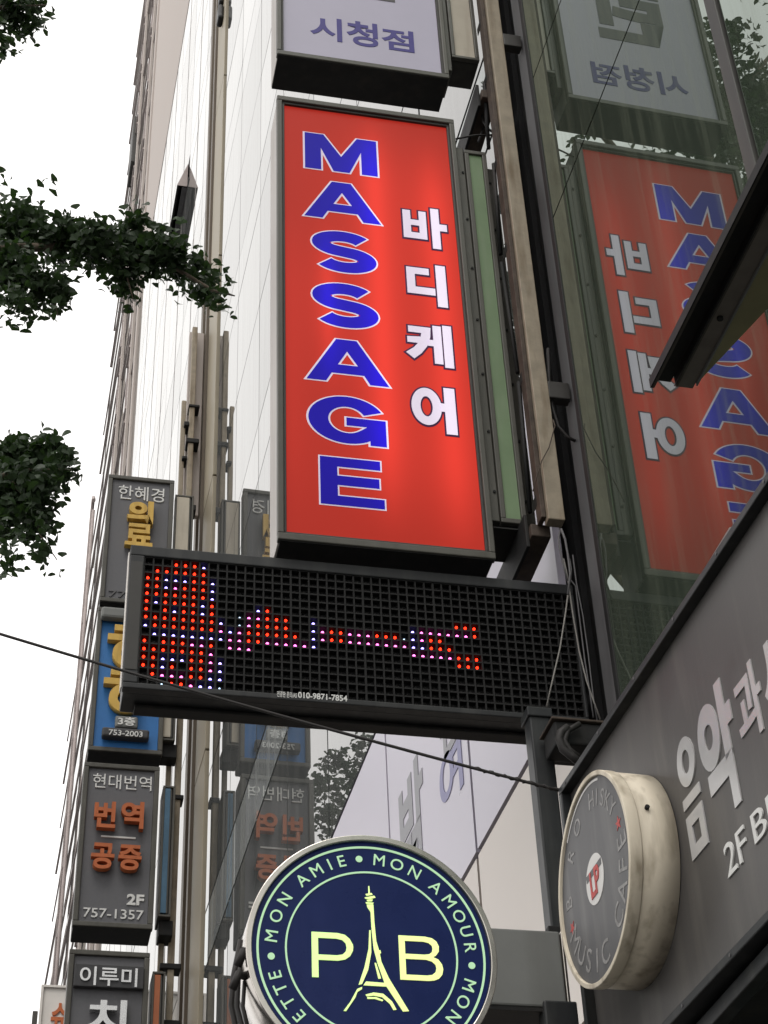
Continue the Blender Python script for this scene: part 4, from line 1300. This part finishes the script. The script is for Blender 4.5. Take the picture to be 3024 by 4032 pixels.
# the post of these signs
LPO = root('far_sign_post', T.at(sx_(700, 3300)[0], 3, -0.3), 'slim beige post with black brackets carrying the stacked signs at the left', 'post')
pa = T.uv((703, 2950))[0]; pb = T.uv((728, 2950))[0]
ptop = T.uv((782, 1228))[1]
MB().pbox(T, pa, pb, 0.1, ptop, -0.36, -0.26).build('post', 'beige_pole', LPO, bevel=0.01)
MB().pbox(T, pa-0.09, pa-0.035, 0.1, ptop-1.2, -0.36, -0.30).build('post', 'beige_pole', LPO, bevel=0.01)
for (px, py, wd_, hh) in ((775, 1543, 0.13, 0.035), (745, 1613, 0.06, 0.06), (769, 1680, 0.15, 0.065), (737, 1747, 0.06, 0.04), (765, 1945, 0.10, 0.08), (683, 3760, 0.20, 0.055), (675, 3990, 0.22, 0.08), (715, 3090, 0.10, 0.05)):
    a = T.uv((px, py))
    MB().pbox(T, a[0]-wd_/2, a[0]+wd_/2, a[1]-hh/2, a[1]+hh/2, -0.42, -0.24).build('bracket', 'black_steel', LPO, bevel=0.008)
MB().pbox(T, pa-0.02, pb+0.10, T.uv((790, 1700))[1]-0.9, T.uv((790, 1700))[1]+2.0, -0.50, -0.43).build('back_plate', 'clad_beige', LPO, bevel=0.008)

# ------------------------------------------------------------------ cables
def sag(a, b, s, n=16):
    return [a.lerp(b, t/n) + Vector((0, 0, -4*s*(t/n)*(1-t/n))) for t in range(n+1)]


ca = sign_plane(4.6).hit((-60, 2478)); cb = FP.hit((2200, 3116)) + FP.n*-0.02
o = MB().tube(sag(ca, cb, 0.012, 20), 0.0048, 8).build('cable', 'cable')
o['label'] = 'dark cable strung across the picture in front of the display board'
o['category'] = 'cable'
o['group'] = 'overhead cables'
tw2 = []
for q in range(40):
    t = q/39
    p = sag(ca, cb, 0.012, 200)[int(170+t*30)]
    tw2.append(p + Vector((0, cos(q*1.1)*0.005, sin(q*1.1)*0.005)))
o = MB().tube(tw2, 0.0028, 6).build('cable', 'cable')
o['label'] = 'thin tie wire twisted round the end of the long cable near the post'
o['category'] = 'cable'
CPL = sign_plane(4.93)
cz = (2100, 2200, 2.7657)
wires = [([(385, 330), (350, 600), (290, 980), (210, 1320), (145, 1610)], 'cable_pale', 0.0032, 'pale slack wire slanting left across the right end of the display'),
         ([(330, 0), (360, 130), (385, 280), (430, 600), (500, 1010), (580, 1330), (660, 1560), (730, 1750)], 'cable_pale', 0.003, 'pale wire running down along the right end of the display to the fascia'),
         ([(395, 0), (415, 120), (405, 230), (460, 300), (520, 780), (560, 1100), (620, 1480), (655, 1730)], 'post_gray', 0.0028, 'grey wire hanging straight beside the right end of the display'),
         ([(430, -40), (470, 270), (540, 620), (600, 1050), (650, 1480), (700, 1790)], 'post_gray', 0.0026, 'outermost grey wire beside the corner of the mirror glass building')]
for pts, m, rr, lb in wires:
    o = MB().tube([CPL.hit(p) for p in c(*cz, pts)], rr, 6).build('wire', m)
    o['label'] = lb; o['category'] = 'cable'; o['group'] = 'loose wires by the display'
cy_ = (1800, 1400, 2.2114)
wires = [([(790, -60), (800, 200), (830, 450), (880, 620), (960, 710), (1030, 745)], 'cable', 0.0065, 'black cable curving from behind the beige post to the glass corner', 4.88),
         ([(835, 560), (852, 610), (800, 800), (735, 920), (690, 1060), (660, 1180)], 'rust_steel', 0.0024, 'thin brown wire crossing the lower part of the beige post', 4.835),
         ([(900, 1510), (885, 1580), (890, 1660), (925, 1820), (960, 1960)], 'post_gray', 0.0035, 'grey wire hanging from the foot of the beige post', 4.87),
         ([(905, 1510), (940, 1600), (965, 1740), (985, 1900), (965, 2080)], 'post_gray', 0.0045, 'second wire bowed out from the foot of the beige post', 4.86)]
for pts, m, rr, lb, D in wires:
    P_ = sign_plane(D)
    o = MB().tube([P_.hit(p) for p in c(*cy_, pts)], rr, 6).build('wire', m)
    o['label'] = lb; o['category'] = 'cable'; o['group'] = 'loose wires on the sign post'
cw_ = (1700, 0, 2.4583)
wires = [([(235, 1345), (330, 1325), (430, 1308), (560, 1308), (620, 1300)], 'cable', 0.0045, 'black cable from the red sign frame to the post brackets', 5.02),
         ([(600, 980), (510, 1040), (485, 1100), (500, 1180), (550, 1250), (620, 1300)], 'cable', 0.006, 'black cable loop above the green side light', 5.03),
         ([(605, 940), (560, 1060), (510, 1210), (450, 1370)], 'post_gray', 0.006, 'grey conduit slanting down to the top of the green side light', 5.1)]
for pts, m, rr, lb, D in wires:
    P_ = sign_plane(D)
    o = MB().tube([P_.hit(p) for p in c(*cw_, pts)], rr, 6).build('wire', m)
    o['label'] = lb; o['category'] = 'cable'; o['group'] = 'loose wires above the red sign'
P_ = sign_plane(4.72)
for pts, rr, lb in (([(470, 850), (430, 880), (418, 920), (440, 980), (490, 1020), (540, 1060)], 0.014, 'thick black cable bending under the display to the fascia'),
                    ([(540, 830), (470, 870), (450, 930), (480, 985), (540, 1030)], 0.010, 'inner black cable bending under the display to the fascia')):
    o = MB().tube([P_.hit(p) for p in c(*c7, pts)], rr, 8).build('cable', 'cable')
    o['label'] = lb; o['category'] = 'cable'; o['group'] = 'thick cables under the display'
o = MB()
hb = P_.hit(c(*c7, [(560, 850)])[0])
jb = root('junction_box', hb, 'dark junction box between the display end and the fascia sign', 'junction box')
MB().bx(hb.x-0.09, hb.x+0.10, hb.y+0.02, hb.y+0.14, hb.z-0.055, hb.z+0.03).build('box', 'black_steel', jb, bevel=0.008)
MB().bx(hb.x-0.10, hb.x+0.11, hb.y+0.01, hb.y+0.15, hb.z+0.031, hb.z+0.04).build('lid', 'rust_steel', jb, bevel=0.003)

# ------------------------------------------------------------------ ginkgo trees
def leaf_mesh(rad):
    """a fan-shaped ginkgo leaf, folded a little, with its stalk"""
    vs = [(0, 0, 0)]
    for q in range(6):
        an = radians(-62 + q*24.8)
        rr = rad*(1.0 if q not in (2, 3) else 0.93) * (0.92 if q in (0, 5) else 1)
        vs.append((sin(an)*rr, cos(an)*rr, 0.16*rad*(abs(q-2.5)-1)))
    vs += [(-0.035*rad, 0, 0), (0.035*rad, 0, 0), (0, -0.55*rad, -0.1*rad)]
    fs = [(0, q+1, q+2) for q in range(5)] + [(7, 8, 9)]
    me = bpy.data.meshes.new('leaf')
    me.from_pydata(vs, [], fs)
    me.materials.append(MATS['leaf'])
    return me


def tree(label, D, base, limbs, blobs, nparts=0, rad=0.05, sparse=1.0):
    t = root('ginkgo_tree', base, label, 'tree')
    tb = MB()
    tb.tube([Vector(base), Vector(base)+Vector((0.05, 0.02, 4)), Vector(base)+Vector((-0.05, 0.05, 8)), Vector(base)+Vector((0.1, 0, 16.5))], 0.22, 14, r1=0.05)
    tb.build('trunk', 'bark', t)
    for pts, r0_, r1_ in limbs:
        MB().tube(pts, r0_, 8, r1=r1_).build('branch', 'bark', t)
    lm = leaf_mesh(rad)
    pos = []
    for (cpt, ra, nlf) in blobs:
        # clumps of leaves on short spurs
        for q in range(int(nlf*sparse/5)):
            while True:
                d = Vector((random.uniform(-1, 1), random.uniform(-1, 1), random.uniform(-1, 1)))
                if d.length < 1:
                    break
            s_ = cpt + Vector((d.x*ra[0], d.y*ra[1], d.z*ra[2]))
            for e in range(5):
                j = Vector((random.gauss(0, 1), random.gauss(0, 1), random.gauss(0, 1)))*rad*0.9
                pos.append((s_+j, (d.length, random.random())))
    pos.sort(key=lambda w: -w[1][0])
    sv, sf = [], []
    base_v = [v.co.copy() for v in lm.vertices]
    base_f = [tuple(p.vertices) for p in lm.polygons]
    for i, (p, _) in enumerate(pos):
        R_ = Matrix.Rotation(random.uniform(0, 2*pi), 3, 'Z') @ Matrix.Rotation(random.gauss(2.2, 0.55), 3, 'X') @ Matrix.Rotation(random.gauss(0, 0.5), 3, 'Y')
        s_ = random.uniform(0.7, 1.15)
        if i < nparts:
            o = bpy.data.objects.new('leaf', lm)
            COL.objects.link(o)
            o.parent = t
            o.location = p - t.location
            o.rotation_euler = R_.to_euler()
            o.scale = (s_, s_, s_)
            continue
        k0_ = len(sv)
        sv += [tuple(R_ @ (v*s_) + p - t.location) for v in base_v]
        sf += [tuple(k0_+x for x in f) for f in base_f]
    me = bpy.data.meshes.new('foliage')
    me.from_pydata(sv, [], sf)
    link('foliage', me, 'leaf', t, stuff=True)
    return t


TD = sign_plane(11.0, 0.0)
blobs = []


def pb_(x, y, rx, ry, nlf, dy=0.0):
    P_ = sign_plane(11.0+dy, 0.0)
    a = P_.hit((x, y))
    sc = (a-CAM).length/FPX
    blobs.append((a, (rx*sc*0.85, 0.24, ry*sc*0.86), nlf))


for b in ((60, 900, 100, 120, 300), (40, 1060, 80, 130, 260), (150, 1130, 80, 90, 180), (60, 1200, 60, 50, 60), (235, 1140, 45, 60, 70), (225, 1195, 30, 35, 25),
          (250, 960, 110, 70, 300), (380, 965, 90, 55, 220), (470, 1000, 80, 60, 220), (530, 920, 65, 45, 110), (490, 1090, 52, 65, 130), (545, 1020, 60, 60, 150),
          (530, 1175, 18, 25, 12), (620, 1000, 60, 55, 150), (690, 1040, 60, 42, 130), (760, 1085, 50, 36, 90), (815, 1140, 40, 30, 60), (850, 1155, 30, 18, 20), (905, 1155, 18, 22, 8),
          (830, 1110, 25, 20, 20), (725, 935, 30, 18, 4), (130, 830, 40, 40, 30), (155, 775, 25, 14, 5), (10, 715, 16, 20, 10), (300, 930, 50, 25, 40), (215, 1255, 20, 10, 6), (50, 1205, 35, 12, 10),
          (40, 40, 70, 60, 150), (140, 30, 50, 30, 70), (110, 80, 32, 45, 55), (20, 90, 30, 40, 60), (15, 200, 24, 40, 30), (50, 225, 18, 14, 5), (170, 75, 8, 10, 2),
          (70, 1830, 90, 70, 260), (180, 1810, 60, 45, 130), (255, 1840, 45, 28, 60), (60, 1940, 100, 70, 260), (150, 1960, 55, 70, 150), (140, 2060, 50, 70, 130), (20, 2060, 40, 90, 90), (170, 2130, 25, 35, 30), (30, 2190, 22, 40, 25), (215, 2200, 22, 16, 6), (5, 2240, 12, 16, 5), (215, 1920, 15, 20, 8)):
    pb_(*b, dy=random.uniform(-0.25, 0.25))
# crown beyond the left of the frame: seen only in the dark mirror glass
for (px, py, nlf) in ((2800, 90, 25), (2830, 180, 60), (2880, 260, 70), (2850, 330, 80), (2920, 350, 90), (2990, 280, 70), (3010, 400, 110), (2900, 450, 110), (2960, 500, 120), (3020, 560, 120),
                      (2870, 560, 110), (2930, 620, 110), (2990, 680, 110), (2890, 690, 90), (2820, 640, 70), (2790, 560, 40), (2740, 640, 50), (2660, 610, 40), (2590, 590, 25), (2300, 560, 30), (2290, 470, 12),
                      (2960, 780, 110), (3020, 840, 110), (3060, 300, 80), (3080, 480, 110), (3080, 640, 110), (3070, 760, 110), (2960, 900, 110)):
    P_ = sign_plane(10.6, 0.0).hit((px, py))
    blobs.append((Vector((2*XF-P_.x, P_.y+random.uniform(-.3, .3), P_.z)), (0.21, 0.3, 0.21), nlf*1.1))
for q in range(40):
    yy = random.uniform(9.0, 12.2)
    blobs.append((Vector((random.uniform(-4.2, -2.2), yy, random.uniform(8.5, 17.0))), (0.6, 0.6, 0.45), 70))


def tpt(x, y, dy=0):
    return sign_plane(11.0+dy, 0.0).hit((x, y))


tb0 = Vector((-2.6, 11.0, 0.13))
limbs = [([Vector((-2.6, 11, 9.5)), tpt(-250, 1020), tpt(0, 980), tpt(250, 970), tpt(470, 1000), tpt(680, 1050), tpt(840, 1145), tpt(925, 1165)], 0.06, 0.006),
         ([tpt(470, 1000), tpt(500, 1090), tpt(525, 1180)], 0.015, 0.004), ([tpt(30, 985), tpt(150, 1080), tpt(215, 1180), tpt(228, 1245)], 0.02, 0.004),
         ([tpt(640, 1010), tpt(700, 960), tpt(735, 930)], 0.006, 0.003),
         ([Vector((-2.6, 11, 7.6)), tpt(-300, 1950), tpt(-60, 1890), tpt(120, 1850), tpt(290, 1850)], 0.05, 0.005),
         ([tpt(20, 1870), tpt(120, 1980), tpt(160, 2110), tpt(225, 2205)], 0.015, 0.004),
         ([Vector((-2.6, 11, 13.5)), tpt(-200, 60), tpt(0, 30), tpt(180, 20)], 0.05, 0.006)]
for q in range(10):
    zz = 8 + q*0.9
    an = random.uniform(0, 2*pi)
    e = Vector((cos(an)*0.9, sin(an)*1.3, 1.1))
    limbs.append(([Vector((-2.55, 11, zz)), Vector((-2.55, 11, zz))+e*0.5, Vector((-2.55, 11, zz))+e], 0.05, 0.015))
tree('leafy ginkgo tree reaching its branches in from the left over the sky', 11, tb0, limbs, blobs, nparts=280, rad=0.061, sparse=1.5)
# second tree down the street, mirrored in the pale facade
blobs2 = []
for (px, py, rr) in ((1300, 3250, .45), (1270, 3150, .5), (1260, 3080, .35), (1400, 3040, .6), (1440, 2960, .5), (1380, 3130, .6), (1330, 3200, .45), (1460, 3050, .6), (1480, 2930, .5), (1320, 3010, .25), (1500, 3100, .6), (1200, 3110, .5), (1150, 3180, .5), (1100, 3150, .5), (1180, 3230, .4)):
    P_ = sign_plane(25.0, 0.0).hit((px, py))
    blobs2.append((Vector((2*XF-P_.x, P_.y, P_.z)), (rr*.55, 0.4, rr*.5), 110))
for q in range(14):
    blobs2.append((Vector((random.uniform(-4, -2.4), random.uniform(24, 27), random.uniform(11, 17))), (0.8, 0.8, 0.7), 60))
tree('second ginkgo tree farther down the street, mirrored in the pale facade', 25, (-2.9, 25, 0.13),
     [([Vector((-2.9, 25, z)), Vector((-2.9+1.1*cos(z*2), 25+0.9*sin(z*2), z+0.9))], 0.05, 0.012) for z in (8, 9, 10, 11, 12, 13, 14)] + [([Vector((-2.9, 25, 14.2)), Vector((-2.2, 25, 15.4)), Vector((-1.3, 25, 16.2))], 0.05, 0.012)], blobs2, rad=0.075)
